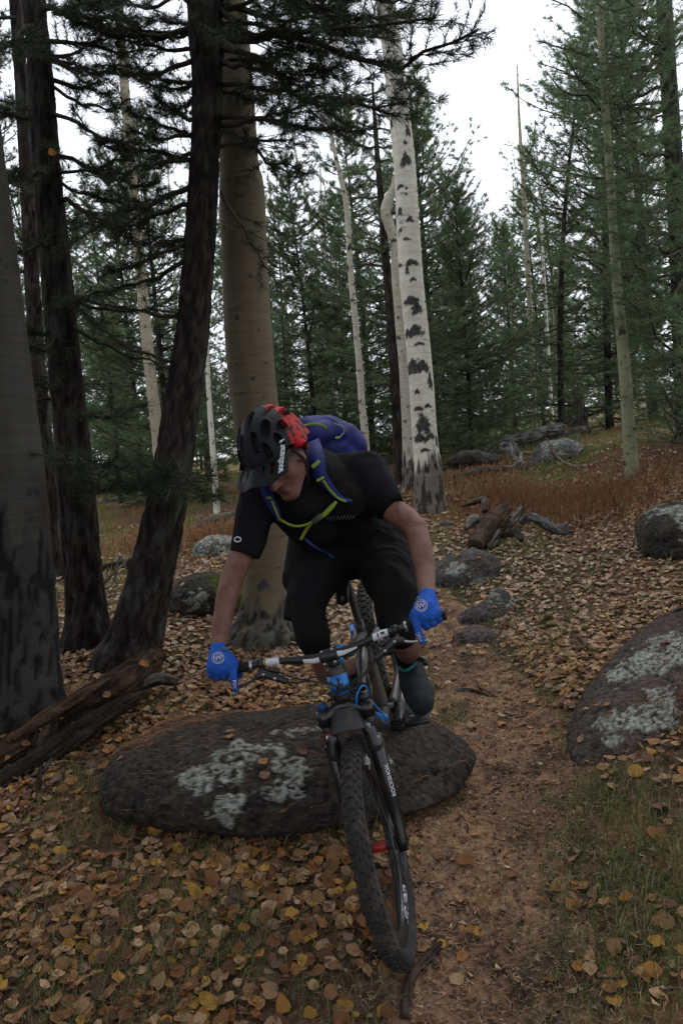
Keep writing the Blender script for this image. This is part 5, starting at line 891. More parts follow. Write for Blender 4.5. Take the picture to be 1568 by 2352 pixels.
# cockpit
st = MB(); cap(st, FW(-.042, 0, .603), .020, FW(-.042, 0, .632), .020, flat1=True, flat2=True); cap(st, FW(-.042, 0, BARB+.0), .019, FW(-.002, 0, BARB+.002), .021); cap(st, FW(0, -.026, BARB), .021, FW(0, .026, BARB), .021, flat1=True, flat2=True); V, T, Q, N = remesh(st, .003, 2); stem = part(MB().add(V, T, Q), 'stem', m_blk)
for s in (-1, 1):
    for z in (-.020, .020): mb = MB(); cap(mb, FW(.016, s*.017, BARB+z), .0045, FW(.023, s*.017, BARB+z), .0045, 8, True, True); part(mb, 'bolt', m_sil, stem)
sp_ = MB(); addtube(sp_, [FW(-.042, 0, .566), FW(-.042, 0, .606)], .019, 18); part(sp_, 'headset_spacer', m_blk)
HBX = [(-.376, -.030, .030), (-.28, -.022, .028), (-.18, -.010, .024), (-.10, -.002, .010), (-.05, 0, .001), (0, 0, 0), (.05, 0, .001), (.10, -.002, .010), (.18, -.010, .024), (.28, -.022, .028), (.376, -.030, .030)]
def BAR(y, da=0, db=0): return FW(np.interp(y, [q[0] for q in HBX], [q[1] for q in HBX])+da, y, BARB+np.interp(y, [q[0] for q in HBX], [q[2] for q in HBX])+db)
yy = np.linspace(-.376, .376, 60); mb = MB(); addtube(mb, [BAR(y) for y in yy], [.0112+.0047*np.exp(-(y/.085)**4) for y in yy], 20); hbar = part(mb, 'handlebar', m_blk)
def barpatch(y0, y1, a0, a1, m, name='bar_decal', n=10, taper=1.):
    mb = MB(); Vs = []
    for k in range(n):
        y = y0+(y1-y0)*k/(n-1); r = .0112+.0047*math.exp(-(y/.085)**4)+.0006; A1 = a0+(a1-a0)*(1+(taper-1)*k/(n-1))
        for q in range(9): A = R(a0+(A1-a0)*q/8); Vs.append(BAR(y, r*math.cos(A), r*math.sin(A)))
    a = (np.arange(n-1)[:, None]*9+np.arange(8)[None]).ravel(); mb.add(np.array(Vs), None, np.stack([a, a+1, a+10, a+9], 1)); part(mb, name, m, hbar)
barpatch(-.205, -.160, -70, 110, m_white); barpatch(.150, .200, -70, 110, m_white); barpatch(-.082, -.030, -50, 15, m_white); barpatch(.030, .095, -30, 35, m_white, taper=.4); barpatch(-.014, .014, -40, 25, m_white)
barpatch(-.212, -.208, -90, 130, mat('yellow_line', (.5, .4, .05), .5, attr=False)); barpatch(.165, .170, -20, 60, m_blk); barpatch(.176, .190, 0, 40, m_blk)
for s in (-1, 1):
    mb = MB(); yy = np.linspace(.262, .388, 24); addtube(mb, [BAR(s*y) for y in yy], [.0158+.0010*(k % 2) for k in range(24)], 18); part(mb, 'grip', m_grip)
    mb = MB(); addtube(mb, [BAR(s*.262), BAR(s*.252)], .0175, 18); part(mb, 'grip_collar', m_sil)
    mb = MB(); addtube(mb, [BAR(s*.232), BAR(s*.214)], .0165, 18); cap(mb, BAR(s*.223, .010, -.018), .006, BAR(s*.223, .020, -.020), .006, 8); part(mb, 'clamp_band', m_blk)
    lv = MB(); cap(lv, BAR(s*.215, .026, -.030), .013, BAR(s*.150, .034, -.058), .011); cap(lv, BAR(s*.238, .030, -.034), .011, BAR(s*.215, .026, -.030), .013); cap(lv, BAR(s*.223, .0, -.012), .009, BAR(s*.223, .024, -.028), .010); br = part(lv, 'brake_body', m_blk)
    mb = MB(); addtube(mb, spline([BAR(s*.240, .032, -.036), BAR(s*.262, .044, -.044), BAR(s*.290, .055, -.048), BAR(s*.318, .057, -.052)], 5), .0048, 8); part(mb, 'brake_lever', m_sil if s > 0 else m_blk, br)
    for q in ((.215, .040, -.030), (.180, .045, -.048)): mb = MB(); cap(mb, BAR(s*q[0], q[1]-.004, q[2]), .0055, BAR(s*q[0], q[1]+.002, q[2]), .005, 8, True, True); part(mb, 'bolt', m_sil, br)
    mb = MB(); cap(mb, BAR(s*.196, .012, -.022), .010, BAR(s*.170, .020, -.028), .008); part(mb, 'remote_lever', m_blk, br)
def cable(pts, m, r=.0026, name='cable'): mb = MB(); addtube(mb, spline(np.array(pts), 8), r, 8); part(mb, name, m)
m_cab = mat('cable_housing', (.014, .014, .014), .5, attr=False)
cable([BAR(-.150, .034, -.060), BAR(-.10, .055, -.062), BAR(-.05, .06, -.045), FW(.05, -.01, .54), FW(.0, .035, .50), FW(-.03, .045, .44), FW(-.02, .072, .34)], m_cab)
cable([BAR(-.17, .022, -.030), BAR(-.12, .05, -.045), BAR(-.05, .07, -.058), FW(.06, .03, .52), FW(.01, .06, .50), X(.85, .04, .40), X(.7, .03, .3)], m_cab)
cable([BAR(.150, .034, -.060), BAR(.11, .055, -.085), BAR(.05, .06, -.10), FW(.03, .0, .50), FW(-.0, -.04, .48), X(.86, -.035, .36), X(.72, -.03, .2)], m_cab)
cable([BAR(.16, .03, -.045), BAR(.12, .045, -.075), BAR(.06, .06, -.09), FW(.035, .01, .51), FW(.0, -.038, .50), X(.88, -.035, .42)], m_cab)
cable([FW(-.01, .045, .44), FW(.01, .050, .47), FW(.0, .075, .50), FW(-.04, .085, .48), FW(-.06, .07, .43), FW(-.04, .06, .40)], m_blue, .0028)
cable([X(.80, .03, .30), X(.84, .055, .32), X(.85, .08, .27), X(.82, .085, .20), X(.76, .06, .16), X(.70, .04, .14)], m_blue, .0028)
# ------------------------------------------------------------------ the rider
def px2m(r, d): return r*d/FPX
def skinmat():
    return mat('skin', (.205, .105, .074), .6, c2=(.15, .060, .043), ns=26, sharp=(.42, .66), bump=.5, bs=220, spec=.35, attr=True)
m_skin = skinmat()
m_jersey = mat('jersey_knit', (.0050, .0048, .0052), .95, c2=(.0085, .007, .0095), ns=4, bump=.2, bs=260, spec=.15, attr=True)
m_shorts = mat('shorts_cloth', (.0050, .0054, .0066), .9, bump=.2, bs=200, spec=.2, attr=False)
m_pad = mat('knee_pad_cloth', (.006, .006, .007), .9, attr=False, spec=.15, bump=.2, bs=200)
m_glove = mat('blue_glove_cloth', (.012, .085, .42), .8, c2=(.010, .055, .28), ns=22, sharp=(.48, .7), bump=.6, bs=130, spec=.3, attr=False)
m_glovedark = mat('glove_dark_blue', (.010, .035, .20), .7, attr=False); m_teal = mat('teal_grey_rubber', (.07, .13, .18), .7, attr=False)
m_shoe = mat('shoe_fabric', (.011, .015, .017), .8, c2=(.018, .023, .025), ns=12, bump=.4, bs=160, spec=.2, attr=False)
rider = thing('person', 'cyclist in black jersey and shorts with blue gloves, bent low over the handlebar', 'person', BW(.43, 0, -.1))
def rpart(mb, name, m, parent=None): return mb.build(name, m, parent or rider, ORG[rider])
def C(mb, a, b, f1=False, f2=False):
    'tapered limb between (px, py, depth, radius px)'
    cap(mb, P(*a[:3]), px2m(a[3], a[2]), P(*b[:3]), px2m(b[3], b[2]), 18, f1, f2)
BD = lambda y, da=0, db=0: prj(BAR(y, da, db))
dL = BD(-.33)[2]; dR = BD(.33)[2]
# head axes
def rotm(ax, a): return np.array(Matrix.Rotation(a, 3, Vector([float(c) for c in ax])))
hx, hy, hz = np.array([1., 0, 0]), np.array([0, -1., 0]), np.array([0, 0, 1.])
Mh = rotm(hz, R(-24)); hx, hy = Mh@hx, Mh@hy           # turn towards image left
Mp = rotm(hx, R(41)); hy, hz = Mp@hy, Mp@hz           # look down
if hy[2] > 0: hy, hz = rotm(hx, R(-82))@hy, rotm(hx, R(-82))@hz
Mr = rotm(hy, R(14)); hx, hz = Mr@hx, Mr@hz
if hx[2] < 0: hx, hz = rotm(hy, R(-28))@hx, rotm(hy, R(-28))@hz
HC = P(641, 1050, 2.60)
HM = np.array([hx, hy, hz])
def H(x, y, z): return HC+hx*x+hy*y+hz*z
print('head axes', hx, hy, hz, 'chin', prj(H(0, .075, -.12)), 'top', prj(H(0, -.02, .16)), 'nose', prj(H(0, .12, -.03)), 'helmfront', prj(H(0, .2, .03)))
body = MB()
def E_(c, r, mb=body): ellips(mb, H(*c), r, HM, 14)
E_((0, -.01, .05), (.074, .094, .085)); E_((0, .035, -.03), (.058, .060, .078)); cap(body, H(-.050, .0, -.055), .024, H(-.012, .072, -.104), .022); cap(body, H(.050, .0, -.055), .024, H(.012, .072, -.104), .022)
cap(body, H(-.012, .074, -.106), .019, H(.012, .074, -.106), .019); E_((-.040, .058, -.028), (.024, .022, .024)); E_((.040, .058, -.028), (.024, .022, .024)); cap(body, H(-.034, .084, .018), .013, H(.034, .084, .018), .013)
cap(body, H(0, .090, .008), .0095, H(0, .114, -.032), .012); E_((-.013, .100, -.036), (.009, .011, .008)); E_((.013, .100, -.036), (.009, .011, .008))
E_((0, .086, -.062), (.026, .013, .0075)); E_((0, .085, -.075), (.023, .013, .0085)); E_((-.077, -.005, -.018), (.009, .018, .030)); E_((.077, -.005, -.018), (.009, .018, .030))
cap(body, H(0, -.025, -.05), .052, P(708, 1108, 2.82), .052)
# arms
C(body, (592, 1150, 2.76, 24), (566, 1235, 2.75, 26)); C(body, (566, 1235, 2.75, 26), (549, 1290, 2.72, 28.5)); C(body, (549, 1290, 2.72, 29), (533, 1328, 2.70, 27)); C(body, (533, 1328, 2.70, 27), (522, 1368, 2.68, 25.5)); C(body, (522, 1368, 2.68, 25.5), (508, 1440, dL+.06, 22)); C(body, (508, 1440, dL+.06, 22), (504, 1490, dL+.03, 19))
C(body, (845, 1112, 2.86, 24), (890, 1165, 2.79, 27)); C(body, (890, 1165, 2.79, 28), (932, 1190, 2.74, 29)); C(body, (932, 1190, 2.74, 28), (956, 1216, 2.71, 28)); C(body, (956, 1216, 2.71, 27), (966, 1262, 2.66, 27)); C(body, (966, 1262, 2.66, 27), (976, 1310, 2.62, 24)); C(body, (976, 1310, 2.62, 24), (980, 1366, dR+.03, 20))
# torso and legs under the clothes keep the figure one continuous surface
C(body, (708, 1112, 2.84, 40), (592, 1150, 2.78, 22)); C(body, (708, 1112, 2.84, 40), (845, 1112, 2.88, 24)); C(body, (715, 1130, 2.88, 60), (790, 1215, 3.10, 60))
C(body, (770, 1235, 3.08, 45), (716, 1400, 2.88, 24)); C(body, (850, 1235, 3.08, 45), (912, 1420, 2.80, 24)); C(body, (716, 1400, 2.88, 24), (730, 1490, 2.82, 26)); C(body, (912, 1420, 2.80, 24), (918, 1455, 2.77, 27))
KL, KR = (730, 1490, 2.80), (918, 1455, 2.74)
footR = BW(.43-.160, -.135, -.045+.05); footL = BW(.43+.160, .135, .095)
aR = prj(footR+np.array([0, .04, .10])); aL = (938, 1512, 2.92)
print('feet', prj(footL), prj(footR))
C(body, (*KL, 26), (752, 1545, 2.92, 28)); cap(body, P(752, 1545, 2.92), px2m(28, 2.92), P(*aR[:2], aR[2]), .034)
C(body, (*KR, 33), (934, 1480, 2.82, 33)); C(body, (934, 1480, 2.82, 33), (*aL, 22))
V, T, Q, N = remesh(body, .0048, 8)
tone = .9+.2*fbm(V*14, 3); Cs = np.stack([tone, tone*(.95+.1*vn(V*30)), tone], 1)
def near(q, r): return ss(r, r*.3, np.linalg.norm(V-q, axis=1))
lp_ = near(H(0, .095, -.068), .022); Cs = Cs*(1-lp_[:, None])+np.array([.75, .45, .45])*lp_[:, None]
for s in (-1, 1):
    e = near(H(s*.031, .083, -.004), .016); Cs = Cs*(1-.6*e[:, None])
hair = ss(.02, .035, -((V-HC)@hy))*ss(-.08, -.05, (V-HC)@hz)*(np.linalg.norm(V-HC, axis=1) < .17); Cs = Cs*(1-hair[:, None])+np.array([.12, .13, .12])*hair[:, None]
rpart(MB().add(V, T, Q, Cs), 'body', m_skin)
for s in (-1, 1):
    eb = MB(); ellips(eb, H(s*.031, .080, .001), (.012, .010, .009), HM, 10); rpart(eb, 'eyelid', mat('eyelid', (.26, .13, .095), .6, attr=False))
    eb = MB(); addtube(eb, [H(s*.018, .096, .016), H(s*.032, .096, .021), H(s*.046, .088, .016)], .0035, 6); rpart(eb, 'eyebrow', mat('eyebrow', (.05, .03, .02), .9, attr=False))
mb = MB(); addtube(mb, [H(-.018, .099, -.068), H(0, .101, -.067), H(.018, .099, -.068)], [.0012, .0018, .0012], 6); rpart(mb, 'mouth_line', mat('mouth_dark', (.06, .02, .018), .6, attr=False))
def folds(V, N, amp, sc_, seed, stretch=(1, 1, 1)):
    q = V*np.array(stretch)*sc_+seed; f = fbm(q+vn(q*.5)[:, None]*2, 3); return V+N*((1-np.abs(2*f-1))-.75)[:, None]*amp
# jersey
jm = MB(); C(jm, (705, 1108, 2.78, 78), (800, 1212, 3.08, 92)); C(jm, (722, 1128, 2.84, 98), (792, 1205, 3.08, 96)); C(jm, (712, 1092, 2.82, 48), (596, 1132, 2.76, 44)); C(jm, (712, 1092, 2.84, 48), (842, 1088, 2.86, 52)); C(jm, (596, 1142, 2.74, 46), (575, 1225, 2.74, 40)); C(jm, (575, 1225, 2.74, 40), (562, 1276, 2.72, 36), f2=True)
C(jm, (842, 1096, 2.84, 52), (868, 1135, 2.80, 48)); C(jm, (868, 1135, 2.80, 48), (897, 1168, 2.76, 36), f2=True); C(jm, (640, 1150, 2.74, 44), (720, 1205, 2.82, 60)); C(jm, (800, 1130, 2.84, 60), (800, 1200, 2.95, 70)); C(jm, (690, 1098, 2.75, 36), (735, 1080, 2.88, 50)); C(jm, (640, 1130, 2.74, 34), (690, 1150, 2.72, 48)); C(jm, (690, 1150, 2.74, 50), (790, 1150, 2.80, 56))
V, T, Q, N = remesh(jm, .006, 5); V = folds(V, N, .016, 9, 3, (1, 1, .5)); Cs = np.ones((len(V), 3))
# faint purple chevrons on the shoulders
qv = V@np.array([1., .2, .9]); sh = ss(.0, .4, np.sin(qv*260))*(np.minimum(np.linalg.norm(V-P(880, 1085, 2.75), axis=1), np.linalg.norm(V-P(575, 1165, 2.68), axis=1)) < .085); Cs = Cs+sh[:, None]*np.array([.8, .4, 1.3])
jersey = rpart(MB().add(V, T, Q, Cs), 'jersey', m_jersey)
def front_hit(VV, px, py, rad=.02):
    'depth of the nearest skin of VV seen at px, py'
    v = VV-np.array([0, 0, CAMH]); d = v@cF; x = 784+FPX*(v@cX)/d; y = 1176-FPX*(v@cU)/d; k = np.hypot(x-px, y-py) < 9; return d[k].min() if k.any() else None
JV = V
def on_surf(VV, px, py, lift=.004, dflt=2.7): d = front_hit(VV, px, py); return P(px, py, (d if d is not None else dflt)-lift)
# ring emblem on the sleeve and slanted marks on the chest
th = np.linspace(0, 2*np.pi, 25); mb = MB(); addtube(mb, [on_surf(JV, 546+7.5*math.cos(t), 1239+5.5*math.sin(t), .003, 2.66) for t in th], .0022, 6, False); rpart(mb, 'ring_emblem', m_white, jersey)
for k in range(9):
    x = 748+k*7.5; mb = MB(); addtube(mb, [on_surf(JV, x, 1196-k*.3, .004, 2.72), on_surf(JV, x+6, 1187-k*.6, .004, 2.72)], .0009, 4); rpart(mb, 'chest_mark', mat('dim_print', (.16, .16, .15), .7, attr=False), jersey)
# shorts
sm = MB(); C(sm, (800, 1215, 3.10, 98), (808, 1232, 3.06, 100)); C(sm, (745, 1235, 3.06, 78), (700, 1385, 2.86, 50)); C(sm, (700, 1385, 2.86, 50), (697, 1428, 2.84, 49), f2=True); C(sm, (868, 1235, 3.05, 82), (912, 1370, 2.80, 55)); C(sm, (912, 1370, 2.80, 55), (918, 1436, 2.76, 49), f2=True); C(sm, (735, 1250, 3.02, 80), (690, 1330, 2.92, 46))
V, T, Q, N = remesh(sm, .006, 5); V = folds(V, N, .022, 7, 9, (1, 1, .35)); rpart(MB().add(V, T, Q), 'shorts', m_shorts); SV = V
for (a, b, c) in (((706, 1405, 2.80, 40), (718, 1462, 2.75, 41), (732, 1502, 2.76, 29)), ((914, 1410, 2.76, 38), (916, 1448, 2.71, 38), (924, 1468, 2.74, 33))):
    mb = MB(); C(mb, a, b); C(mb, b, c, f2=True); V, T, Q, N = remesh(mb, .005, 5); V = folds(V, N, .005, 14, 5); rpart(MB().add(V, T, Q), 'knee_pad', m_pad)
# left leg: sock and shoe (rider's left is on the image right); the other foot stands behind the bike
mb = MB(); C(mb, (929, 1486, 2.86, 27), (936, 1518, 2.92, 26), f1=True); C(mb, (936, 1518, 2.92, 26), (944, 1545, 2.93, 27)); V, T, Q, N = remesh(mb, .005, 3); rpart(MB().add(V, T, Q), 'sock', m_pad)
def shoe(pts, col_):
    mb = MB()
    for a, b in zip(pts[:-1], pts[1:]): C(mb, a, b)
    V, T, Q, N = remesh(mb, .005, 5); V = folds(V, N, .004, 22, 4); return rpart(MB().add(V, T, Q), 'shoe', col_)
sh_ = shoe([(942, 1532, 2.95, 30), (950, 1566, 2.88, 34), (962, 1596, 2.78, 35), (967, 1614, 2.72, 29)], m_shoe)
mb = MB(); addtube(mb, spline([P(916, 1533, 2.88), P(928, 1541, 2.84), P(946, 1532, 2.84), P(958, 1518, 2.88)], 5), .006, 8); rpart(mb, 'shoe_collar', mat('teal_cloth', (.02, .12, .13), .7, attr=False), sh_)
mb = MB(); addtube(mb, spline([P(960, 1514, 2.86), P(974, 1516, 2.84), P(978, 1528, 2.84)], 4), .010, 8); rpart(mb, 'heel_tab', m_blk, sh_)
so2 = MB(); q = [P(935, 1560, 2.95), P(946, 1600, 2.86), P(956, 1638, 2.74), P(976, 1634, 2.72), P(992, 1606, 2.76)]; addtube(so2, spline(np.array(q), 6), .011, 8); rpart(so2, 'sole', mat('sole_rubber', (.05, .05, .048), .85, attr=False), sh_)
mb = MB(); fb = footR; cap(mb, fb+BF*-.10+np.array([0, 0, .04]), .036, fb+BF*.05+np.array([0, 0, .01]), .034); cap(mb, fb+BF*.05+np.array([0, 0, .01]), .034, fb+BF*.11, .028); V, T, Q, N = remesh(mb, .006, 4); rpart(MB().add(V, T, Q), 'shoe', m_shoe)
mb = MB(); cap(mb, P(*aR[:2], aR[2]), .04, fb+BF*-.07+np.array([0, 0, .05]), .036, flat1=True); V, T, Q, N = remesh(mb, .006, 3); rpart(MB().add(V, T, Q), 'sock', m_pad)
# gloves: palm, four unequal fingers and a thumb closed round the grip
def glove(s, wrist, K, tips_down, idx, thumb, pinky_edge):
    'K: knuckles index..pinky (px,py,d,r); each finger runs knuckle -> middle joint -> tip'
    g = MB(); W = wrist
    for k in K: C(g, W, k)
    for a, b in zip(K[:-1], K[1:]): C(g, (*a[:3], a[3]), (*b[:3], b[3]))
    C(g, W, ((W[0]+K[1][0])/2, (W[1]+K[1][1])/2, W[2]-.03, 27)); C(g, (W[0], W[1]-11, W[2]+.02, W[3]-1), W, f1=True)
    V, T, Q, N = remesh(g, .0035, 6); body_g = (V, T, Q)
    allm = MB().add(V, T, Q)
    for f in tips_down:
        m_ = MB()
        for a, b in zip(f[:-1], f[1:]): C(m_, a, b)
        allm.merge(m_)
    for f in (idx, thumb):
        m_ = MB()
        for a, b in zip(f[:-1], f[1:]): C(m_, a, b)
        allm.merge(m_)
    V, T, Q, N = remesh(allm, .0024, 3, .4); V = folds(V, N, .0016, 40, 3)
    o = rpart(MB().add(V, T, Q), 'glove', m_glove); return o, V
print('bar at hands', BD(-.33), BD(.33), BD(-.385), BD(.385), 'lever', BD(-.31, .055, -.05), BD(.31, .055, -.05), 'body', BD(-.2, .03, -.04), BD(.2, .03, -.04))
gl, GLV = glove(-1, (503, 1500, dL+.012, 23), [(533, 1527, dL-.035, 15), (516, 1534, dL-.045, 16), (500, 1537, dL-.043, 16), (488, 1533, dL-.032, 15)],
    [[(517, 1536, dL-.045, 13), (516, 1554, dL-.042, 9), (517, 1557, dL-.015, 8.5), (520, 1550, dL+.015, 8)], [(500, 1538, dL-.043, 13), (499, 1554, dL-.038, 9), (500, 1556, dL-.012, 8.5), (504, 1548, dL+.015, 8)], [(486, 1535, dL-.032, 12), (484, 1549, dL-.028, 8.5), (486, 1551, dL-.006, 8), (490, 1546, dL+.015, 7.5)]],
    [(533, 1530, dL-.035, 13), (536, 1552, dL-.062, 9), (539, 1570, dL-.070, 8.6), (542, 1584, dL-.058, 7.8)], [(522, 1510, dL+.0, 13), (540, 1522, dL+.012, 10), (549, 1534, dL+.022, 9), (550, 1550, dL+.02, 8.5)], None)
gr_, GRV = glove(1, (981, 1377, dR+.012, 23.5), [(955, 1413, dR-.035, 15), (970, 1416, dR-.045, 16), (985, 1414, dR-.043, 16), (999, 1407, dR-.032, 15)],
    [[(970, 1418, dR-.045, 13), (977, 1438, dR-.042, 9), (980, 1440, dR-.015, 8.5), (980, 1434, dR+.015, 8)], [(985, 1416, dR-.043, 13), (992, 1431, dR-.038, 9), (996, 1433, dR-.012, 8.5), (996, 1426, dR+.015, 8)], [(1000, 1410, dR-.032, 12), (1006, 1423, dR-.028, 8.5), (1009, 1424, dR-.006, 8), (1008, 1420, dR+.015, 7.5)]],
    [(954, 1416, dR-.035, 13), (957, 1440, dR-.062, 9), (963, 1458, dR-.070, 8.6), (969, 1474, dR-.058, 7.8)], [(965, 1396, dR+.0, 13), (950, 1411, dR+.012, 10), (945, 1424, dR+.022, 9), (947, 1438, dR+.02, 8.5)], None)
def stamp(VV, parent, cx_, cy_, txt, size, ang, ring_=None, m=m_white, dfl=2.4):
    a = R(ang); ca, sa = math.cos(a), math.sin(a)
    def w(u, v, lift=.0035): x = cx_+u*ca+v*sa; y = cy_+u*sa-v*ca; d = front_hit2(VV, x, y); return P(x, y, (d if d else dfl)-lift)
    if ring_:
        for rr, tw in ring_: mb = MB(); addtube(mb, [w(rr*1.05*math.cos(t), rr*math.sin(t)) for t in np.linspace(0, 2*np.pi, 29)], tw, 5, False); rpart(mb, 'print_ring', m, parent)
    if txt: V, T = text_verts(txt, size, size*.012); rpart(MB().add(np.array([w(q[0], q[1]) for q in V]), T), 'print_text', m, parent)
def front_hit2(VV, px, py):
    v = VV-np.array([0, 0, CAMH]); d = v@cF; x = 784+FPX*(v@cX)/d; y = 1176-FPX*(v@cU)/d; k = np.hypot(x-px, y-py) < 4.5; return np.percentile(d[k], 5) if k.any() else None
stamp(GLV, gl, 501, 1511, 'W', 16, -12, [(13.5, .0008), (9.8, .0010)]); stamp(GRV, gr_, 967, 1391, 'W', 16, -14, [(13.5, .0008), (9.8, .0010)])
stamp(GLV, gl, 538.5, 1573, 'POC', 11, 84); stamp(GRV, gr_, 963, 1463, 'POC', 11, -118)
for VV, pr_, (cx_, cy_, dd_), (wx, wy, w2x, w2y) in ((GLV, gl, (503, 1488, dL), (480, 1494, 527, 1486)), (GRV, gr_, (981, 1366, dR), (957, 1366, 1004, 1364))):
    mb = MB(); c0 = P(cx_, cy_-3, dd_+.028); ax = nrm(P(w2x, w2y, dd_+.02)-P(wx, wy, dd_+.02)); up_ = nrm(np.cross(ax, cU)); rr_ = px2m(23.5, dd_); addtube(mb, [c0+(ax*math.cos(t)+up_*math.sin(t)*.92)*rr_ for t in np.linspace(0, 2*np.pi, 25)], .0035, 6, False); rpart(mb, 'cuff', mat('black_elastic', (.008, .008, .009), .9, attr=False), pr_)
for VV, pr_, pts in ((GLV, gl, [(512, 1490), (524, 1491)]), (GRV, gr_, [(957, 1379), (963, 1372)])):
    mb = MB(); addtube(mb, [P(*p_, (front_hit2(VV, *p_) or 2.48)-.001) for p_ in pts], .0065, 8); rpart(mb, 'strap_tab', m_teal, pr_)
# ------------------------------------------------------------------ helmet
m_helmet = mat('helmet_shell', (1, 1, 1), .62, spec=.22); m_strap = mat('strap_web', (.010, .010, .011), .8, attr=False)
helmet = thing('helmet', 'matt black helmet with red mottled back and white lettering on its visor', 'helmet', H(0, 0, .05))
def hpart(mb, name, m, parent=None, smooth=True): return mb.build(name, m, parent or helmet, ORG[helmet], smooth)
na, nb_ = 170, 210
aa = np.linspace(-1.62, 1.62, na); bb = np.linspace(R(2), R(186), nb_); A_, B_ = np.meshgrid(aa, bb)
D = np.stack([np.sin(A_), np.cos(A_)*np.cos(B_), np.cos(A_)*np.sin(B_)], -1)
S = D*np.array([.100, .140, .128]); VENT = []
K = np.zeros(A_.shape); adeg = np.degrees(A_); bdeg = np.degrees(B_)
for (a0, b0, ha, hb, sk) in ((-15, 47, 5.5, 14, .12), (15, 47, 5.5, 14, -.12), (0, 84, 6.5, 13, 0), (-33, 30, 5, 12, .2), (33, 30, 5, 12, -.2), (-34, 68, 7, 14, .1), (34, 68, 7, 14, -.1), (-24, 112, 5.5, 14, 0), (24, 112, 5.5, 14, 0), (0, 128, 5, 13, 0), (-56, 45, 5.5, 14, .2), (56, 45, 5.5, 14, -.2), (-58, 88, 5.5, 15, -.1), (58, 88, 5.5, 15, .1), (-46, 128, 5, 13, 0), (46, 128, 5, 13, 0)):
    u = (adeg-a0-(bdeg-b0)*sk)/(ha*1.18); v = (bdeg-b0)/(hb*1.1); e = (np.abs(u)**2.4+np.abs(v)**2.8)**(1/2.5); K = np.maximum(K, ss(1.12, .86, e)); rimv = ss(1.35, 1.1, e)*ss(.9, 1.1, e); S += D*(rimv*.0025)[..., None]
S = S-D*(K*.022)[..., None]; ridge = .003*np.cos(np.radians(adeg)*9); S += D*(ridge*(1-K))[..., None]
# the rim line: lift the edge over the face, low at the back
zmin = np.interp(bdeg, [0, 20, 90, 150, 186], [.028, .028, -.002, -.035, -.04]); S[..., 2] = np.maximum(S[..., 2]+.0, zmin-.0)
S[..., 2] -= .036*ss(58, 90, np.abs(adeg))+.050*ss(135, 184, bdeg)*ss(95, 40, np.abs(adeg)); S = S+np.array([0, -.015, .040]); n_ = vn(S*55+3)+.6*vn(S*130)
red = ss(-.004, .006, (.042-.95*(S[..., 2]-.03))-S[..., 1]+.016*(vn(S*40)-.5)); red = np.maximum(red, ss(.050, .040, S[..., 2])*ss(40, 55, bdeg)); blot = ss(.84, .93, n_+.9*np.clip(-.02-S[..., 1], 0, .1))
Ch = np.array([.007, .009, .012])*(1-red[..., None])+(np.array([.42, .010, .012])*(1-blot[..., None])+np.array([.03, .006, .007])*blot[..., None])*red[..., None]; Ch = Ch*(1-K[..., None])+np.array([.004, .004, .004])*K[..., None]
i_, j_ = np.meshgrid(np.arange(na-1), np.arange(nb_-1)); a = (j_*na+i_).ravel(); Qh = np.stack([a, a+1, a+na+1, a+na], 1); W = HC+S.reshape(-1, 3)@HM
sh = hpart(MB().add(W, None, Qh, Ch.reshape(-1, 3)), 'shell', m_helmet); so_ = sh.modifiers.new('thick', 'SOLIDIFY'); so_.thickness = .014; so_.offset = 1 if False else -1
# make sure the wall grows inward
_c = W[(nb_//2)*na+na//2]; _nn = np.cross(W[(nb_//2)*na+na//2+1]-_c, W[(nb_//2+1)*na+na//2]-_c); so_.offset = -1 if np.dot(_nn, hz) > 0 else 1
lin = MB(); ellips(lin, H(0, -.015, .045), (.080, .115, .098), HM, 20); V = np.vstack(lin.V); ok = ((V-HC)@hz) > .036; lin2 = MB(); V[~ok] += hz*0; lin2.add(V, lin.T[0] if lin.T else None, lin.Q[0]); 
Vz = (V-HC)@hz; V = V+hz[None]*np.clip(.034-Vz, 0, None)[:, None]; lin2 = MB().add(V, lin.T[0], lin.Q[0]); hpart(lin2, 'liner', mat('helmet_foam', (.006, .006, .006), .9, attr=False))
# visor
nu, nv = 33, 17; vp = []
def VIS(u, v, up=0.): 
    x = u*(.100+.004*v); y = .118*math.sqrt(max(0, 1-(abs(u)*.86)**2))-.012+v*(.082-.006*u*u); z = .066-.018*abs(u)**2-.022*v-.006*v*v
    return H(x, y, z+up+.006*math.cos(u*7)*(.3+.7*v))
for j in range(nv):
    for i in range(nu): vp.append(VIS(-1+2*i/(nu-1), j/(nv-1)))
i_, j_ = np.meshgrid(np.arange(nu-1), np.arange(nv-1)); a = (j_*nu+i_).ravel(); u_ = -1+2*(i_.ravel()+.5)/(nu-1); v_ = (j_.ravel()+.5)/(nv-1)
hole = (v_ > .12) & (v_ < .62) & (np.abs(np.abs(u_)-.58-.1*(v_-.4)) < .085) | (v_ > .12) & (v_ < .5) & (np.abs(np.abs(u_)-.28) < .05)
vz = hpart(MB().add(np.array(vp), None, np.stack([a, a+1, a+nu+1, a+nu], 1)[~hole], (.007, .009, .012)), 'visor', m_helmet); so_ = vz.modifiers.new('thick', 'SOLIDIFY'); so_.thickness = .004
V, T = text_verts('southstar', .021, .0006); L = V[:, 0].max()-V[:, 0].min()
tv = np.array([VIS(.86-q[1]/.098*1.0, .95-(q[0]-V[:, 0].min())/L*1.25, .0085+.012*max(0, -(.95-(q[0]-V[:, 0].min())/L*1.25))*2) for q in V]); hpart(MB().add(tv, T), 'visor_lettering', m_white, vz)
stv = []
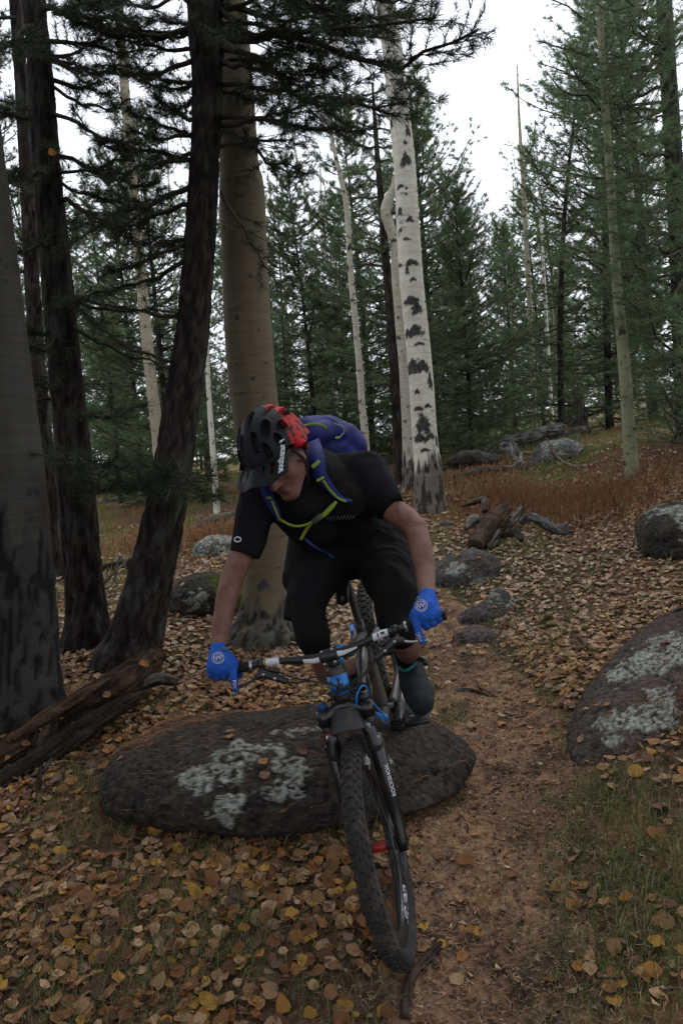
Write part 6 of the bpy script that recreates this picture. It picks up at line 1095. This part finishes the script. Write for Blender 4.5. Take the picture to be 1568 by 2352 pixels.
for k in range(10): r_ = .009 if k % 2 == 0 else .004; t = k*math.pi/5; stv.append(VIS(.86+r_*math.sin(t)/.098, -.40+r_*math.cos(t)/.078, .020))
stv.append(VIS(.86, -.40, .020)); hpart(MB().add(np.array(stv), [[k, (k+1) % 10, 10] for k in range(10)]), 'star_mark', m_white, vz)
for s in (-1, 1):
    for y0 in (.03, -.05): mb = MB(); addtube(mb, spline([H(s*.088, y0, .03), H(s*.083, y0*.3-.005, -.03), H(s*.070, .012, -.075)], 5), .0035, 6); hpart(mb, 'chin_strap', m_strap)
    mb = MB(); addtube(mb, spline([H(s*.070, .012, -.075), H(s*.050, .025, -.108), H(0, .030, -.132)], 5), .0038, 6); hpart(mb, 'chin_strap', m_strap)
# ------------------------------------------------------------------ backpack
m_pack = mat('pack_royal_blue', (.008, .017, .145), .6, c2=(.006, .010, .09), ns=10, bump=.3, bs=140, spec=.3, attr=False); m_lime = mat('lime_webbing', (.19, .27, .03), .6, attr=False, spec=.3)
pack = thing('backpack', 'royal blue hydration backpack with lime green trim on the rider\'s back', 'backpack', P(760, 1000, 2.98))
def ppart(mb, name, m, parent=None): return mb.build(name, m, parent or pack, ORG[pack])
mb = MB(); C(mb, (705, 993, 2.92, 36), (748, 989, 3.02, 36)); C(mb, (748, 989, 3.02, 36), (775, 1000, 3.10, 37)); C(mb, (700, 1010, 2.95, 34), (770, 1030, 3.1, 40)); V, T, Q, N = remesh(mb, .006, 5); V = folds(V, N, .014, 11, 2, (1, 1, 1)); ppart(MB().add(V, T, Q), 'front_pocket', m_pack); PV_ = V
mb = MB(); C(mb, (790, 1003, 3.10, 34), (812, 1025, 3.22, 34)); C(mb, (770, 1030, 3.10, 44), (802, 1055, 3.3, 42)); V, T, Q, N = remesh(mb, .006, 5); V = folds(V, N, .016, 10, 7); ppart(MB().add(V, T, Q), 'main_bag', m_pack); PV2 = V
def ribbon(pts, w, th_, name, m, parent=None):
    'a flat band through world points (n,3) facing the camera side'
    p = spline(np.array(pts), 6); tg = np.gradient(p, axis=0); tg /= np.linalg.norm(tg, axis=1)[:, None]; V = []
    wv = np.interp(np.linspace(0, 1, len(p)), np.linspace(0, 1, len(w)), w) if hasattr(w, '__len__') else np.full(len(p), w)
    for q, t, ww in zip(p, tg, wv): vd = nrm(q-np.array([0, 0, CAMH])); s = nrm(np.cross(t, vd)); V += [q-s*ww/2, q+s*ww/2, q+s*ww/2+vd*th_, q-s*ww/2+vd*th_]
    n = len(p); Q = []
    for k in range(n-1):
        for e in range(4): Q.append([k*4+e, k*4+(e+1) % 4, (k+1)*4+(e+1) % 4, (k+1)*4+e])
    Q += [[0, 3, 2, 1], [(n-1)*4, (n-1)*4+1, (n-1)*4+2, (n-1)*4+3]]; return ppart(MB().add(np.array(V), None, np.array(Q)), name, m, parent)
AV = np.vstack([JV, SV])
def sv(x, y, l=.010, VV=None): d = front_hit(AV if VV is None else VV, x, y); return P(x, y, (d if d is not None else 2.75)-l)
ribbon([sv(684, 984, .004, PV_), sv(700, 977, .004, PV_), sv(722, 973, .004, PV_), sv(740, 977, .004, PV_), sv(750, 984, .004, PV_)], .009, .003, 'lime_piping', m_lime)
mb = MB(); addtube(mb, spline([sv(768, 972, .004, PV_), sv(786, 980, .004, PV_), sv(790, 992, .003, PV_), sv(780, 1003, .004, PV_)], 5), .0018, 6); ppart(mb, 'elastic_cord', mat('grey_cord', (.3, .32, .28), .6, attr=False))
ribbon([sv(770, 1006, .003, PV_), sv(782, 1004, .004, PV_)], .008, .003, 'lime_piping', m_lime)
stR = ribbon([sv(712, 1014, .016), sv(722, 1040, .018), sv(728, 1066, .018), sv(736, 1092, .016), sv(756, 1120, .014), sv(784, 1146, .010), sv(808, 1152, .008)], [.062, .062, .056, .046, .032, .020, .014], .012, 'shoulder_strap', m_pack)
ribbon([sv(716, 1074, .024), sv(734, 1058, .026)], .013, .004, 'lime_tab', m_lime, stR); ribbon([sv(727, 1105, .024), sv(744, 1096, .024)], .010, .004, 'lime_tab', m_lime, stR); ribbon([sv(742, 1104, .022), sv(756, 1124, .020), sv(776, 1144, .016), sv(795, 1152, .012)], .0085, .003, 'lime_webbing', m_lime, stR)
stL = ribbon([sv(606, 1110, .012), sv(616, 1140, .014), sv(632, 1172, .014), sv(646, 1200, .012)], [.036, .036, .030, .016], .010, 'shoulder_strap', m_pack)
ribbon([sv(612, 1142, .020), sv(624, 1144, .020)], .010, .003, 'lime_tab', m_lime, stL); ribbon([sv(624, 1150, .020), sv(634, 1174, .020), sv(643, 1196, .018)], .008, .003, 'lime_webbing', m_lime, stL)
ribbon([sv(772, 1152, .014), sv(760, 1166, .014), sv(744, 1182, .014), sv(734, 1188, .014)], [.010, .016, .016, .012], .003, 'chest_webbing', m_lime); ribbon([sv(722, 1196, .014), sv(700, 1206, .014), sv(676, 1208, .014), sv(655, 1200, .012), sv(640, 1190, .012)], .008, .003, 'chest_webbing', m_lime)
ribbon([sv(716, 1200, .014), sv(704, 1216, .014), sv(690, 1240, .012)], .011, .003, 'chest_webbing', m_lime)
mb = MB(); q = sv(728, 1192, .016); ax = nrm(P(738, 1184, 2.6)-P(718, 1200, 2.6)); box(mb, q, (.018, .010, .005), np.array([ax, nrm(np.cross(cF, ax)), cF])); ppart(mb, 'buckle', mat('grey_buckle', (.05, .05, .048), .5, attr=False))
mb = MB(); addtube(mb, spline([sv(700, 1238, .012), sv(725, 1258, .014), sv(750, 1270, .014), sv(766, 1282, .012)], 6), .0045, 8); ppart(mb, 'drinking_tube', mat('blue_tube', (.010, .035, .13), .4, attr=False))
# tiny second rider far behind
fr_ = onz(P(905, 1065, 14.0)); dF = 14.0
cy2 = thing('person', 'distant cyclist in red half hidden behind the dark pine trunk', 'person', fr_)
def fpart(mb, name, m, vox=.012): V, T, Q, N = remesh(mb, vox, 3); MB().add(V, T, Q).build(name, m, cy2, ORG[cy2])
mb = MB(); C(mb, (912, 1018, dF, 4.2), (912, 1010, dF, 4.4)); C(mb, (905, 1012, dF, 2.2), (893, 1026, dF, 1.8)); C(mb, (905, 1010, dF, 2.3), (912, 1014, dF, 4)); C(mb, (914, 1022, dF, 5), (910, 1045, dF, 3)); C(mb, (910, 1045, dF, 3), (910, 1065, dF, 2)); C(mb, (918, 1022, dF, 5), (920, 1045, dF, 3)); C(mb, (920, 1045, dF, 3), (922, 1066, dF, 2)); fpart(mb, 'body', m_skin)
mb = MB(); C(mb, (912, 1022, dF, 8), (914, 1032, dF, 6.5)); C(mb, (908, 1020, dF, 3.6), (903, 1024, dF, 3.2)); fpart(mb, 'red_jersey', mat('red_cloth', (.35, .02, .02), .8, attr=False)); mb = MB(); ellips(mb, P(912, 1005, dF), (.13, .15, .10)); fpart(mb, 'helmet', mat('teal_helmet', (.03, .10, .14), .5, attr=False))
b2 = thing('bicycle', 'distant orange bicycle beside the dark pine trunk', 'bicycle', fr_)
def wh2(px, py): c = P(px, py, dF-.15); mb = MB(); addtube(mb, [c+(nrm(cX+.6*cF)*math.cos(t)+np.array([0, 0, 1.])*math.sin(t))*.30 for t in np.linspace(0, 2*np.pi, 33)], .025, 8, False); MB().merge(mb).build('wheel', m_blk, b2, ORG[b2]); return c
c1 = wh2(900, 1050); c2 = wh2(948, 1040)
for nm, a, b in (('fork', c1, P(905, 1018, dF-.1)), ('top_tube', P(905, 1022, dF-.1), P(930, 1020, dF-.1)), ('down_tube', P(905, 1026, dF-.1), P(925, 1045, dF-.1)), ('seat_stay', c2, P(930, 1020, dF-.1)), ('handlebar', P(896, 1018, dF-.2), P(906, 1014, dF))):
    mb = MB(); addtube(mb, [a, b], .022, 8); mb.build(nm, mat('orange_paint', (.45, .09, .01), .4, attr=False), b2, ORG[b2])
